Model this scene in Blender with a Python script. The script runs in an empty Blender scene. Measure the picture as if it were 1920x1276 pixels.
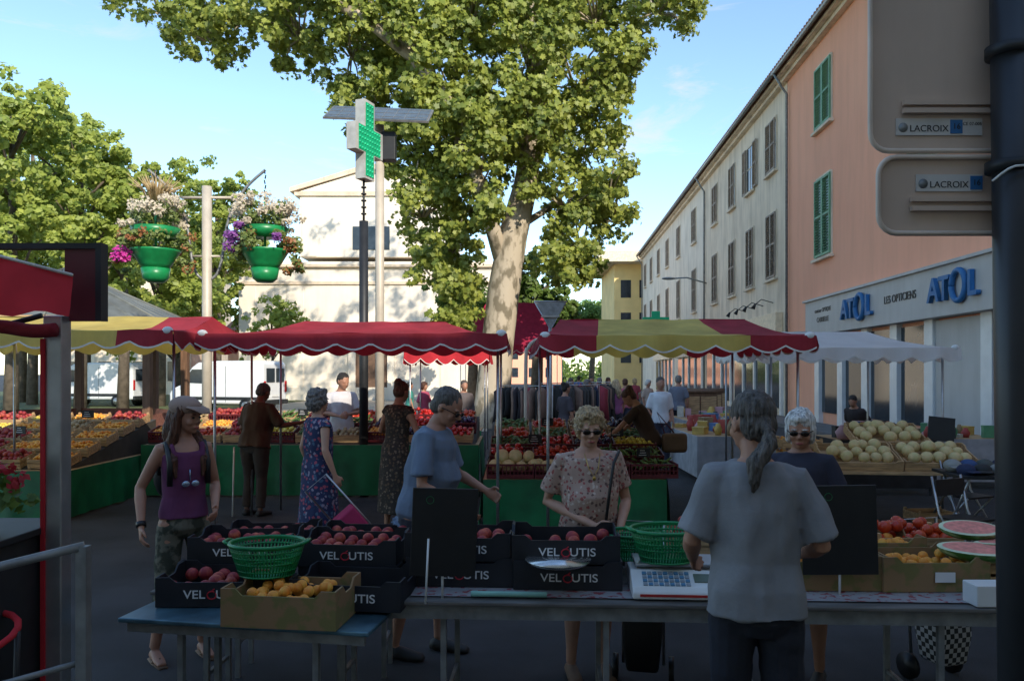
import bpy, math, random
import numpy as np
from mathutils import Vector, Matrix, noise
R=random.Random(7)
V=Vector
F=1464.;HOR=700.;CZ=1.85
def W(u,v,d): return V(((u-960)/F*d,d,CZ+(HOR-v)/F*d))
def G(u,d,z=0): return V(((u-960)/F*d,d,z))
sc=bpy.context.scene
COL=sc.collection
rad=math.radians
# ---------------- materials
def nd(nt,t,**k):
    n=nt.nodes.new(t)
    for a,b in k.items():
        if a in n.inputs.keys(): n.inputs[a].default_value=b
        else: setattr(n,a,b)
    return n
MC={}
def c4(c,f=1): return (min(c[0]*f,1),min(c[1]*f,1),min(c[2]*f,1),1)
def mat(key,col,rough=.7,metal=0,var=.15,scale=6,bump=0,bs=60,st=(1,1,1),col2=None,lo=.35,hi=.65,trans=0,coat=0,det=4,grime=0):
    if key in MC: return MC[key]
    m=bpy.data.materials.new(key);m.use_nodes=True;nt=m.node_tree;L=nt.links.new
    b=nt.nodes['Principled BSDF'];b.inputs['Roughness'].default_value=rough;b.inputs['Metallic'].default_value=metal
    b.inputs['Coat Weight'].default_value=coat
    tc=nd(nt,'ShaderNodeTexCoord');mp=nd(nt,'ShaderNodeMapping',Scale=st);L(tc.outputs['Object'],mp.inputs['Vector'])
    n=nd(nt,'ShaderNodeTexNoise',Scale=scale,Detail=det);L(mp.outputs[0],n.inputs['Vector'])
    r=nd(nt,'ShaderNodeValToRGB');e=r.color_ramp.elements
    e[0].position=lo;e[1].position=hi
    e[0].color=c4(col,1-var);e[1].color=c4(col2) if col2 else c4(col,1+var)
    L(n.outputs['Fac'],r.inputs['Fac']);out=r.outputs[0]
    if grime:
        m2=nd(nt,'ShaderNodeMapping',Scale=(1.6,1.6,.22));L(tc.outputs['Object'],m2.inputs[0]);n3=nd(nt,'ShaderNodeTexNoise',Scale=1.3,Detail=9.,Roughness=.65);L(m2.outputs[0],n3.inputs['Vector'])
        r2=nd(nt,'ShaderNodeValToRGB');r2.color_ramp.elements[0].position=.36;r2.color_ramp.elements[0].color=(1-grime,1-grime*1.05,1-grime*1.1,1);r2.color_ramp.elements[1].position=.56;r2.color_ramp.elements[1].color=(1,1,1,1);L(n3.outputs['Fac'],r2.inputs[0])
        mm=nd(nt,'ShaderNodeMix',data_type='RGBA',blend_type='MULTIPLY');mm.inputs['Factor'].default_value=1;L(out,mm.inputs['A']);L(r2.outputs[0],mm.inputs['B']);out=mm.outputs['Result']
    L(out,b.inputs['Base Color'])
    if bump:
        n2=nd(nt,'ShaderNodeTexNoise',Scale=bs,Detail=3);L(mp.outputs[0],n2.inputs['Vector'])
        bp=nd(nt,'ShaderNodeBump',Strength=bump,Distance=.02);L(n2.outputs['Fac'],bp.inputs['Height']);L(bp.outputs[0],b.inputs['Normal'])
    if trans:
        t=nd(nt,'ShaderNodeBsdfTranslucent');L(out,t.inputs['Color'])
        mx=nd(nt,'ShaderNodeMixShader');mx.inputs[0].default_value=trans
        L(b.outputs[0],mx.inputs[1]);L(t.outputs[0],mx.inputs[2]);L(mx.outputs[0],nt.nodes['Material Output'].inputs['Surface'])
    m.diffuse_color=c4(col);MC[key]=m;return m
def floral(key,base,cols,scale=28,th=.38):
    m=bpy.data.materials.new(key);m.use_nodes=True;nt=m.node_tree;L=nt.links.new;b=nt.nodes['Principled BSDF'];b.inputs['Roughness'].default_value=.85
    tc=nd(nt,'ShaderNodeTexCoord');nz=nd(nt,'ShaderNodeTexNoise',Scale=30.)
    va=nd(nt,'ShaderNodeVectorMath',operation='MULTIPLY_ADD');va.inputs[1].default_value=(.03,.03,.03)
    L(tc.outputs['Object'],nz.inputs['Vector']);L(nz.outputs['Color'],va.inputs[0]);L(tc.outputs['Object'],va.inputs[2])
    vo=nd(nt,'ShaderNodeTexVoronoi',Scale=scale);L(va.outputs[0],vo.inputs['Vector'])
    lt=nd(nt,'ShaderNodeMath',operation='LESS_THAN');lt.inputs[1].default_value=th;L(vo.outputs['Distance'],lt.inputs[0])
    sp=nd(nt,'ShaderNodeSeparateColor');L(vo.outputs['Color'],sp.inputs[0])
    r=nd(nt,'ShaderNodeValToRGB');r.color_ramp.interpolation='CONSTANT';e=r.color_ramp.elements
    e[0].color=c4(cols[0]);e[1].position=.4;e[1].color=c4(cols[1])
    x=e.new(.7);x.color=c4(cols[2])
    L(sp.outputs[0],r.inputs[0]);mx=nd(nt,'ShaderNodeMix',data_type='RGBA');mx.inputs['A'].default_value=c4(base)
    L(lt.outputs[0],mx.inputs['Factor']);L(r.outputs[0],mx.inputs['B']);L(mx.outputs['Result'],b.inputs['Base Color']);return m
def leafmat(key,dark,light,tr=.45,ns=.8):
    m=bpy.data.materials.new(key);m.use_nodes=True;nt=m.node_tree;L=nt.links.new;b=nt.nodes['Principled BSDF'];b.inputs['Roughness'].default_value=.5
    g=nd(nt,'ShaderNodeNewGeometry');tc=nd(nt,'ShaderNodeTexCoord');n=nd(nt,'ShaderNodeTexNoise',Scale=ns,Detail=2.);L(tc.outputs['Object'],n.inputs[0])
    a=nd(nt,'ShaderNodeMath',operation='MULTIPLY_ADD');a.inputs[1].default_value=.6;L(g.outputs['Random Per Island'],a.inputs[0])
    s=nd(nt,'ShaderNodeMath',operation='SUBTRACT');L(n.outputs['Fac'],s.inputs[0]);s.inputs[1].default_value=.25;L(s.outputs[0],a.inputs[2])
    mx=nd(nt,'ShaderNodeMix',data_type='RGBA');mx.inputs['A'].default_value=c4(dark);mx.inputs['B'].default_value=c4(light)
    L(a.outputs[0],mx.inputs['Factor']);L(mx.outputs['Result'],b.inputs['Base Color'])
    t=nd(nt,'ShaderNodeBsdfTranslucent');L(mx.outputs['Result'],t.inputs['Color'])
    ms=nd(nt,'ShaderNodeMixShader');ms.inputs[0].default_value=tr;L(b.outputs[0],ms.inputs[1]);L(t.outputs[0],ms.inputs[2]);L(ms.outputs[0],nt.nodes['Material Output'].inputs['Surface']);return m
def stripes(key,a,bc,freq,axis='Z'):
    m=bpy.data.materials.new(key);m.use_nodes=True;nt=m.node_tree;L=nt.links.new;b=nt.nodes['Principled BSDF'];b.inputs['Roughness'].default_value=.85
    tc=nd(nt,'ShaderNodeTexCoord');w=nd(nt,'ShaderNodeTexWave',bands_direction=axis,Scale=freq);L(tc.outputs['Object'],w.inputs[0])
    r=nd(nt,'ShaderNodeValToRGB');e=r.color_ramp.elements;e[0].position=.45;e[1].position=.55;e[0].color=c4(a);e[1].color=c4(bc)
    L(w.outputs['Fac'],r.inputs[0]);L(r.outputs[0],b.inputs['Base Color']);return m
# ---------------- mesh builder
class MB:
    def __init__(s): s.v=[];s.f=[];s.m=[];s.s=[]
    def add(s,vs,fs,m=0,sm=False):
        o=len(s.v);s.v+=[tuple(p) for p in vs]
        for f in fs: s.f.append([i+o for i in f]);s.m.append(m);s.s.append(sm)
        return s
    def box(s,c,d,m=0,rot=None):
        x,y,z=d[0]/2,d[1]/2,d[2]/2
        p=[V((a*x,b*y,e*z)) for e in(-1,1) for b in(-1,1) for a in(-1,1)]
        if rot is not None: p=[rot@q for q in p]
        c=V(c);return s.add([q+c for q in p],[(0,2,3,1),(4,5,7,6),(0,1,5,4),(2,6,7,3),(0,4,6,2),(1,3,7,5)],m)
    def b2(s,a,b,m=0): return s.box([(a[i]+b[i])/2 for i in range(3)],[abs(b[i]-a[i]) for i in range(3)],m)
    def tube(s,pts,rs,m=0,n=8,ax=None,ry=None,sm=True):
        pts=[V(p) for p in pts];N=len(pts)
        if not hasattr(rs,'__len__'): rs=[rs]*N
        if ry is None: ry=rs
        vs=[];prev=None
        for i,p in enumerate(pts):
            if ax is None:
                t=(pts[min(i+1,N-1)]-pts[max(i-1,0)]).normalized()
                if prev is None:
                    u=t.orthogonal().normalized()
                else:
                    u=prev-t*prev.dot(t);u=u.normalized() if u.length>1e-6 else t.orthogonal().normalized()
                prev=u;w=t.cross(u)
            else: u,w=ax
            for k in range(n):
                a=2*math.pi*k/n;vs.append(p+u*(math.cos(a)*rs[i])+w*(math.sin(a)*ry[i]))
        fs=[(i*n+k,i*n+(k+1)%n,(i+1)*n+(k+1)%n,(i+1)*n+k) for i in range(N-1) for k in range(n)]
        fs.append(tuple(reversed(range(n))));fs.append(tuple(range((N-1)*n,N*n)))
        return s.add(vs,fs,m,sm)
    def ell(s,c,r,m=0,nu=12,nv=8,rot=None,sm=True):
        if not hasattr(r,'__len__'): r=(r,r,r)
        vs=[V((0,0,-r[2]))]
        for j in range(1,nv):
            b=math.pi*j/nv-math.pi/2
            for k in range(nu):
                a=2*math.pi*k/nu;vs.append(V((r[0]*math.cos(b)*math.cos(a),r[1]*math.cos(b)*math.sin(a),r[2]*math.sin(b))))
        vs.append(V((0,0,r[2])))
        fs=[(0,1+(k+1)%nu,1+k) for k in range(nu)]
        for j in range(nv-2):
            for k in range(nu): fs.append((1+j*nu+k,1+j*nu+(k+1)%nu,1+(j+1)*nu+(k+1)%nu,1+(j+1)*nu+k))
        t=len(vs)-1;b0=1+(nv-2)*nu
        fs+=[(b0+k,b0+(k+1)%nu,t) for k in range(nu)]
        if rot is not None: vs=[rot@q for q in vs]
        c=V(c);return s.add([q+c for q in vs],fs,m,sm)
    def prism(s,poly,a,b,fn,m=0):
        n=len(poly);vs=[fn(p,a) for p in poly]+[fn(p,b) for p in poly]
        fs=[(i,(i+1)%n,n+(i+1)%n,n+i) for i in range(n)]+[tuple(reversed(range(n))),tuple(range(n,2*n))]
        return s.add(vs,fs,m)
    def mesh(s,name,mats=()):
        me=bpy.data.meshes.new(name);me.from_pydata(s.v,[],s.f)
        for x in mats: me.materials.append(x)
        me.polygons.foreach_set('material_index',s.m);me.polygons.foreach_set('use_smooth',s.s);me.update();return me
    def make(s,name,mats,parent=None,loc=(0,0,0),rz=0,bev=0,fix=False,kind=None):
        if not isinstance(mats,(list,tuple)): mats=[mats]
        me=s.mesh(name,mats)
        if fix:
            import bmesh;bm=bmesh.new();bm.from_mesh(me);bmesh.ops.recalc_face_normals(bm,faces=bm.faces);bm.to_mesh(me);bm.free()
        o=bpy.data.objects.new(name,me);COL.objects.link(o);o.location=loc;o.rotation_euler[2]=rz
        if parent: o.parent=parent
        if kind: o['kind']=kind
        if bev: b=o.modifiers.new('b','BEVEL');b.width=bev;b.segments=2;b.limit_method='ANGLE'
        return o
def curve(P,k=6):
    P=[V(p) for p in P];out=[]
    for i in range(len(P)-1):
        a,b,c,d=P[max(i-1,0)],P[i],P[i+1],P[min(i+2,len(P)-1)]
        for j in range(k):
            t=j/k;out.append(.5*((2*b)+(c-a)*t+(2*a-5*b+4*c-d)*t*t+(3*b-a-3*c+d)*t**3))
    return out+[P[-1]]
def tag(o,label,cat,group=None,kind=None):
    if label:o['label']=label
    if cat:o['category']=cat
    if group:o['group']=group
    if kind:o['kind']=kind
    return o
def thing(name,label,cat,loc=(0,0,0),rz=0,group=None):
    e=bpy.data.objects.new(name,None);e.empty_display_size=.1;COL.objects.link(e);e.location=loc;e.rotation_euler[2]=rz
    return tag(e,label,cat,group)
def dup(o,loc,rz=None,tilt=None,scale=None):
    c=o.copy();COL.objects.link(c);c.location=loc
    if rz is not None:c.rotation_euler[2]=rz
    if tilt is not None:c.rotation_euler[0]=tilt
    if scale:c.scale=(scale,)*3
    for ch in o.children:
        k=ch.copy();COL.objects.link(k);k.parent=c
        for g in ch.children:
            q=g.copy();COL.objects.link(q);q.parent=k
    return c
def dg(): return bpy.context.evaluated_depsgraph_get()
def text(name,s,size,m,parent,loc,rot=(0,0,0),ext=.002,bold=0,sx=1):
    cu=bpy.data.curves.new('t','FONT');cu.body=s;cu.size=size;cu.extrude=ext;cu.align_x='CENTER';cu.align_y='CENTER';cu.offset=bold
    o=bpy.data.objects.new('t',cu);COL.objects.link(o);me=bpy.data.meshes.new_from_object(o.evaluated_get(dg()));bpy.data.objects.remove(o)
    me.materials.clear();me.materials.append(m);me.name=name
    t=bpy.data.objects.new(name,me);COL.objects.link(t);t.parent=parent;t.location=loc;t.rotation_euler=rot;t.scale=(sx,1,1);return t
def remesh(mb,vox,name,m,parent,it=2,disp=None):
    me=mb.mesh('tmp');o=bpy.data.objects.new('tmp',me);COL.objects.link(o)
    r=o.modifiers.new('r','REMESH');r.mode='VOXEL';r.voxel_size=vox
    me2=bpy.data.meshes.new_from_object(o.evaluated_get(dg()));bpy.data.objects.remove(o);bpy.data.meshes.remove(me)
    n=len(me2.vertices);co=np.empty(n*3);me2.vertices.foreach_get('co',co);co=co.reshape(-1,3)
    e=np.empty(len(me2.edges)*2,dtype=np.int64);me2.edges.foreach_get('vertices',e);e=e.reshape(-1,2)
    deg=np.bincount(e.ravel(),minlength=n)[:,None].clip(1)
    for _ in range(it):
        a=np.zeros_like(co)
        for k in range(3):
            a[:,k]=np.bincount(e[:,0],weights=co[e[:,1],k],minlength=n)+np.bincount(e[:,1],weights=co[e[:,0],k],minlength=n)
        co=co*.4+a/deg*.6
    if disp:
        me2.vertices.foreach_set('co',co.ravel());me2.update()
        nr=np.empty(n*3);me2.vertices.foreach_get('normal',nr);nr=nr.reshape(-1,3)
        am,fr=disp
        d=np.array([noise.noise((p[0]*fr[0],p[1]*fr[1],p[2]*fr[2]))+.5*noise.noise((p[0]*fr[0]*2.3,p[1]*fr[1]*2.3,p[2]*fr[2]*2.3)) for p in co])
        co=co+nr*(d*am)[:,None]
    me2.vertices.foreach_set('co',co.ravel());me2.materials.clear();me2.materials.append(m)
    me2.polygons.foreach_set('use_smooth',[True]*len(me2.polygons));me2.name=name;me2.update()
    ob=bpy.data.objects.new(name,me2);COL.objects.link(ob);ob.parent=parent;return ob
# ---------------- common mats
M_as=mat('asphalt',(.036,.036,.038),.9,var=.35,scale=1.3,bump=.5,bs=180,det=8)
M_white=mat('white_paint',(.78,.78,.76),.4,var=.05,scale=3)
M_alu=mat('aluminium',(.45,.46,.47),.35,.8,var=.12,scale=9)
M_steel=mat('painted_steel_grey',(.26,.27,.27),.5,.4,var=.2,scale=12)
M_dark=mat('dark_metal',(.03,.032,.035),.5,.3,var=.2)
M_black=mat('black_plastic',(.012,.012,.013),.45,var=.2)
M_glass=mat('dark_glass',(.03,.04,.05),.08,var=.3,scale=1.5)
M_red=mat('red_canvas',(.50,.04,.06),.8,var=.16,scale=2.2,bump=.15,bs=14,trans=.35,grime=.25)
M_yel=mat('yellow_canvas',(.86,.66,.18),.8,var=.12,scale=2.2,bump=.15,bs=14,trans=.4,grime=.15)
M_whc=mat('white_canvas',(.96,.91,.86),.8,var=.03,scale=2.2,bump=.15,bs=14,trans=.4,grime=.05)
M_trim=mat('white_trim',(.78,.75,.70),.7,var=.08)
M_green=mat('green_tarpaulin',(.008,.15,.055),.5,var=.3,scale=2.5,bump=.25,bs=6)
M_gpl=mat('green_plastic',(.01,.24,.075),.35,var=.2)
M_wood=mat('crate_wood',(.50,.32,.16),.8,var=.3,scale=5,st=(1,8,8),bump=.2)
M_card=mat('printed_cardboard',(.38,.23,.11),.85,var=.25,scale=11,col2=(.20,.17,.06),lo=.48,hi=.56)
M_mar=mat('maroon_plastic',(.12,.015,.02),.5,var=.2)
M_blk=mat('black_carton',(.012,.013,.018),.55,var=.3)
M_cream=mat('cream_render',(.86,.72,.55),.9,var=.08,scale=.7,bump=.15,bs=30,det=8,grime=.24)
M_pink=mat('salmon_render',(1.,.47,.30),.9,var=.03,scale=.5,bump=.12,bs=40,det=8,grime=.07)
M_grey=mat('grey_cladding',(.52,.50,.48),.6,var=.06,scale=.8,grime=.1)
M_shg=mat('green_shutter',(.16,.36,.20),.6,var=.12)
M_shb=mat('grey_brown_shutter',(.33,.26,.20),.7,var=.2)
M_tile=mat('roof_tile',(.25,.13,.085),.9,var=.35,scale=3)
M_stone=mat('church_stone',(.90,.80,.66),.9,var=.04,scale=.8,bump=.12,bs=12,det=7,grime=.07)
M_stone2=mat('church_trim_stone',(.76,.61,.45),.9,var=.1,scale=1.4,grime=.12)
M_lw=mat('letter_white',(.75,.75,.75),.6,var=.02)
M_blue=mat('sign_blue',(.03,.15,.36),.6,var=.08)
# ---------------- ground
def sheet(name,x0,x1,y0,y1,z,m,th=0):
    b=MB()
    if th: b.b2((x0,y0,z-th),(x1,y1,z))
    else: b.add([(x0,y0,z),(x1,y0,z),(x1,y1,z),(x0,y1,z)],[(0,1,2,3)])
    o=b.make(name,m);o['kind']='structure';return o
sheet('ground',-900,900,-300,1500,0,M_as)
sheet('plaza_paving',-40,-.8,25,53,.006,mat('pale_paving',(.48,.41,.32),.9,var=.12,scale=1,bump=.2,bs=40))
o=sheet('pavement',0,1.5,0,75,.13,mat('pavement_concrete',(.15,.145,.14),.9,var=.15,scale=2,bump=.2),.125);o.location=(8.2,4,0);o.rotation_euler[2]=-.048
sheet('park_lawn',-60,-14,27.5,80,.02,mat('dry_grass',(.09,.11,.035),.9,var=.3,scale=4))
# ---------------- right-hand street
AX=9.66;ANG=math.atan2(1,.048)
def along(s): return V((AX+.048*s,s,0))
def window(par,s,z0,z1,w,msh,open_=0):
    zc=(z0+z1)/2;h=z1-z0
    b=MB();b.b2((s-w/2+.04,.0,z0+.04),(s+w/2-.04,.02,z1-.04),0)
    for a in(-1,1): b.b2((s+a*w/2-.06,0,z0-.05),(s+a*w/2+.06,.045,z1+.05),1)
    b.b2((s-w/2+.06,0,z1-.03),(s+w/2-.06,.043,z1+.1),1)
    b.b2((s-.03,.0,z0+.05),(s+.03,.035,z1-.05),1);b.b2((s-w/2+.06,0,zc),(s+w/2-.06,.032,zc+.05),1)
    wn=b.make('window',[M_glass,M_cream],par)
    MB().b2((s-w/2-.15,.0,z0-.16),(s+w/2+.15,.16,z0-.06)).make('sill',M_cream,wn,bev=.01)
    for a in(-1,1):
        b=MB();lw=w/2-.02
        x0,x1=(-lw,0) if a<0 else (0,lw)
        b.b2((x0,0,0),(x0+.07,.05,h));b.b2((x1-.07,0,0),(x1,.05,h))
        for zz in(0,h*.5,h-.08): b.b2((x0+.07,.002,zz),(x1-.07,.048,zz+.08))
        nsl=int(h/.095);rt=Matrix.Rotation(.6,3,'X')
        for i in range(1,nsl): b.box(((x0+x1)/2,.025,i*h/nsl+.03),(lw-.14,.06,.012),0,rt)
        sh=b.make('shutter',msh,wn,(s,.05,z0))
        if open_: sh.location=(s+a*(w/2),.06,z0)
        else: sh.rotation_euler[2]=a*R.choice((0,0,0,.03,.0))
    return wn
WB,WT=(6.0,8.75),(10.6,13.0)
def row_house(name,label,s0,s1,wall,cols,msh,opens=(),H=14.):
    e=thing(name,label,'building',along(s0),ANG)
    L=s1-s0
    MB().b2((0,-10,0),(L,0,H)).make('wall',wall,e)
    b=MB()
    b.add([(0,.55,H+.02),(L,.55,H+.02),(L,-5,H+2.2),(0,-5,H+2.2),(0,-10.5,H),(L,-10.5,H),(0,.55,H-.06),(L,.55,H-.06)],[(0,1,2,3),(3,2,5,4),(6,7,1,0),(0,3,4),(1,5,2)],0)
    i=.12
    while i<L:
        b.tube([(i,.68,H+.0),(i,-.6,H+.52)],.095,0,6);i+=.26
    b.make('roof',M_tile,e)
    b=MB();b.b2((0,.0,H-.32),(L,.22,H-.16));b.b2((0,.0,H-.16),(L,.42,H-.05));b.make('cornice',M_cream,e)
    MB().tube([(0,.62,H-.02),(L,.62,H-.02)],.075).make('gutter',M_steel,e)
    MB().tube([(L-.2,.62,H-.05),(L-.2,.3,H-.6),(L-.2,.1,H-.9),(L-.2,.1,.1)],.055).make('downpipe',M_steel,e)
    for j,(s,w) in enumerate(cols):
        for k,(z0,z1) in enumerate((WB,WT)): window(e,s-s0,z0,z1-(0.25 if k else 0),w,msh,1 if (j,k) in opens else 0)
    return e
pk=row_house('town_house','salmon pink rendered house with green shutters above an optician shop',5,31.7,M_pink,[(20.2,1.5),(27.5,1.6),(12.5,1.5)],M_shg)
ch=row_house('town_house','cream rendered town house with closed brown louvred shutters and gutter pipe',31.72,48.5,M_cream,[(33.9,1.45),(37.5,1.3),(41.2,1.3),(45.5,1.3)],M_shb,opens=((1,1),))
ch2=row_house('town_house','pale cream town house further down the street with many shutters',48.52,81,mat('pale_render',(.88,.78,.64),.9,var=.06,scale=.7,bump=.12,grime=.2),[(52,1.3),(58.3,1.3),(63.8,1.3),(68.9,1.3),(73.9,1.3),(78.5,1.3)],M_shb)
row_house('town_house','unseen cream house continuing the row, added to block sun through the gap',-20,4.98,M_cream,[],M_shb)  # out of view, added to stop sun passing the near end of the row
o5=5
b=MB();b.b2((0,0,3.2),(28.2-o5,.42,4.38));b.b2((0,0,4.38),(28.3-o5,.5,4.46));
b.make('shop_fascia',M_grey,pk,bev=.01)
for s in (8,11,14,17.0,19.6,21.6,23.6,25.6,27.8): MB().b2((s-o5-.22,0,0),(s-o5+.22,.16,3.2),0).make('shop_pillar',M_white,pk)
MB().b2((17.25-o5,0,0),(19.35-o5,.10,3.15)).make('roller_shutter',M_grey,pk)
for s0,s1 in ((19.85,21.35),(21.85,23.35),(23.85,25.35),(25.85,27.55),(14.3,16.7),(11.3,13.7)):
    MB().b2((s0-o5,0,.5),(s1-o5,.05,3.1)).make('shop_window',M_glass,pk)
TR=(math.pi/2,0,math.pi)
def atol(s,k):
    for i,(c,dx) in enumerate((('A',.95*k),('T',.42*k),('L',-.86*k))):
        text('fascia_lettering',c,.84*k,M_blue,pk,(s-o5+dx,.49,3.80),TR,.05,.015)
    b=MB();ring=[(s-o5-.22*k+.31*k*math.cos(t),.50,3.83+.36*k*math.sin(t)) for t in np.linspace(0,2*math.pi,29)]
    b.tube(ring,.07*k,0,10);b.make('fascia_lettering',M_blue,pk)
atol(17.7,.95);atol(23.3,1)
text('fascia_lettering','LES OPTICIENS',.30,M_dark,pk,(20.6-o5,.43,3.85),TR,.01,0,.95)
text('fascia_lettering','contour OPTIQUE',.2,M_dark,pk,(26.4-o5,.43,4.0),TR,.006)
text('fascia_lettering','CABRIELLE',.24,M_dark,pk,(26.4-o5,.43,3.68),TR,.006)
def shopfront(par,a,b_,sign,z=3.3):
    b=MB();b.b2((a,0,z),(b_,.3,z+1.1));b.make('shop_fascia',sign,par,bev=.02)
    n=int((b_-a)/2)
    for i in range(n):
        x=a+(b_-a)*i/n;MB().b2((x+.12,0,.4),(x+(b_-a)/n-.12,.04,z-.1)).make('shop_window',M_glass,par);MB().b2((x-.1,0,0),(x+.1,.12,z)).make('shop_pillar',M_white,par)
M_sg=mat('warm_sign',(.88,.70,.48),.6,var=.1)
shopfront(ch,.6,9,M_sg);shopfront(ch,9.6,16.2,M_grey,3.2);shopfront(ch2,.6,10,M_cream,3);shopfront(ch2,12,22,M_sg,3)
for s in (2,3.6,5.2,6.8):
    b=MB();b.tube([(s,0,4.9),(s,.5,5.05),(s,.8,4.8)],.02);b.tube([(s,.75,4.86),(s,.86,4.66)],[.04,.1]);b.make('sign_lamp',M_dark,ch)
e=thing('street_lamp','grey wall mounted street lamp on curved bracket','street lamp',along(48)+V((0,0,7.4)),ANG)
b=MB();b.tube([(0,0,0),(0,1.2,.35),(0,2,.3)],.045);b.make('bracket',M_steel,e);MB().ell((0,2.3,.3),(.16,.45,.09)).make('lamp_head',M_steel,e)
e=thing('pharmacy_sign','small green pharmacy cross projecting from the facade','sign',along(56)+V((-.02,0,5.35)),ANG)
M_gl=mat('pharmacy_green',(.0,.40,.18),.5,var=.1)
b=MB();b.box((0,2.0,.3),(.12,1.9,.5));b.box((0,2.0,.3),(.119,.6,1.35));b.make('cross',M_gl,e);MB().b2((-.03,0,.27),(.03,1.2,.33)).make('bracket',M_dark,e)
M_yb=mat('yellow_render',(.9,.66,.28),.85,var=.08,scale=.5)
e=thing('apartment_building','yellow rendered building with wide flat overhanging roof','building',(9.4,84,0))
MB().b2((1.6,0,0),(9,12,13.6)).make('wall',M_yb,e)
MB().b2((-.4,-2.2,13.6),(9.5,13,14.7)).make('roof',mat('pale_soffit',(.8,.68,.48),.8),e)
for z in(3,6.5,10): 
    for x in(2.3,4.3): MB().b2((x,-.03,z),(x+1.1,.0,z+1.9)).make('window',M_glass,e)
e=thing('town_house','unseen town house behind the camera, added to shade the near stalls','building',(0,-6,0))  # unseen block behind the camera, put in as shadow caster for the foreground
MB().b2((-16,-10,0),(8,0,11.4)).make('wall',M_cream,e)
b=MB();b.prism([(-10.5,0),(.5,0),(-5,2.2)],-16.3,8.3,lambda p,t:(t,p[0],11.42+p[1]));b.make('roof',M_tile,e)
for x in range(-14,8,4): MB().b2((x-.6,0,5.6),(x+.6,.04,8)).make('window',M_glass,e)
# ---------------- church
cx=-9.7;cy=54
e=thing('church','pale stone classical church facade with pediment and cornices','church',(cx,cy,0))
b=MB();b.b2((-9.2,0,0),(9.2,18,8.3));b.b2((-4.95,-.05,9.9),(4.95,18,14.4))
b.b2((-9.2,.05,8.3),(9.2,18,9.6))
for x in(-8.6,-5.3,5.3,8.6): b.b2((x-.55,-.07,0),(x+.55,0.02,7.9))
for x in(-4.3,4.3): b.b2((x-.5,-.10,9.95),(x+.5,-.04,14))
b.b2((-9.25,-.12,.0),(9.25,.1,.9))
b.make('wall',M_stone,e)
b=MB();b.b2((-9.4,-.12,8.0),(9.4,.31,8.2));b.b2((-9.6,-.22,9.2),(9.6,.32,9.38));b.b2((-5.3,-.2,14.1),(5.3,.2,14.36));b.make('cornice',M_stone2,e)
b=MB();b.prism([(-5.0,14.4),(5.0,14.4),(0,16.0)],-.1,.5,lambda p,t:(p[0],t,p[1]));b.make('pediment',M_stone,e)
b=MB()
for a in(-1,1): b.prism([(0,16.0),(a*5.6,14.35),(a*5.6,14.65),(0,16.35)],-.28,17,lambda p,t:(p[0],t,p[1]))
b.make('roof',M_stone2,e,fix=True)
for x in(-1.3,-.4,.5): MB().b2((x,-.1,10.4),(x+.75,-.07,12.0)).make('window',M_glass,e)
MB().b2((-1.1,-.05,0),(1.1,.05,4.2)).make('door',mat('brown_door',(.14,.08,.05),.7),e)
b=MB();b.b2((-1.6,-.2,0),(-1.1,.02,4.6));b.b2((1.1,-.2,0),(1.6,.02,4.6));b.b2((-1.9,-.3,4.6),(1.9,.02,5.0));b.prism([(-2.1,5.0),(2.1,5.0),(0,6.0)],-.35,0,lambda p,t:(p[0],t,p[1]));b.make('door_surround',M_stone,e,fix=True)
for (x,y,w,d,h,m,l) in ((-34,68,12,10,11,M_cream,'cream house behind the park trees'),(1,140,16,12,7,M_pink,'low distant house at the end of the street'),(-20.5,66,7,8,5.5,M_pink,'low pink house beside the church')):
    e=thing('town_house',l,'building',(x,y,0));MB().b2((-w/2,0,0),(w/2,d,h)).make('wall',m,e)
    b=MB();b.prism([(-.4,h),(d+.4,h),(d/2,h+1.8)],-w/2-.3,w/2+.3,lambda p,t:(t,p[0],p[1]+.01));b.make('roof',M_tile,e,fix=True)
    for i in range(int(w/3)):
        for z in(1.2,4.4,7.4):
            if z+1.8<h:MB().b2((-w/2+1+i*3,-.03,z),(-w/2+2.1+i*3,.0,z+1.7)).make('window',M_glass,e)
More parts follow.
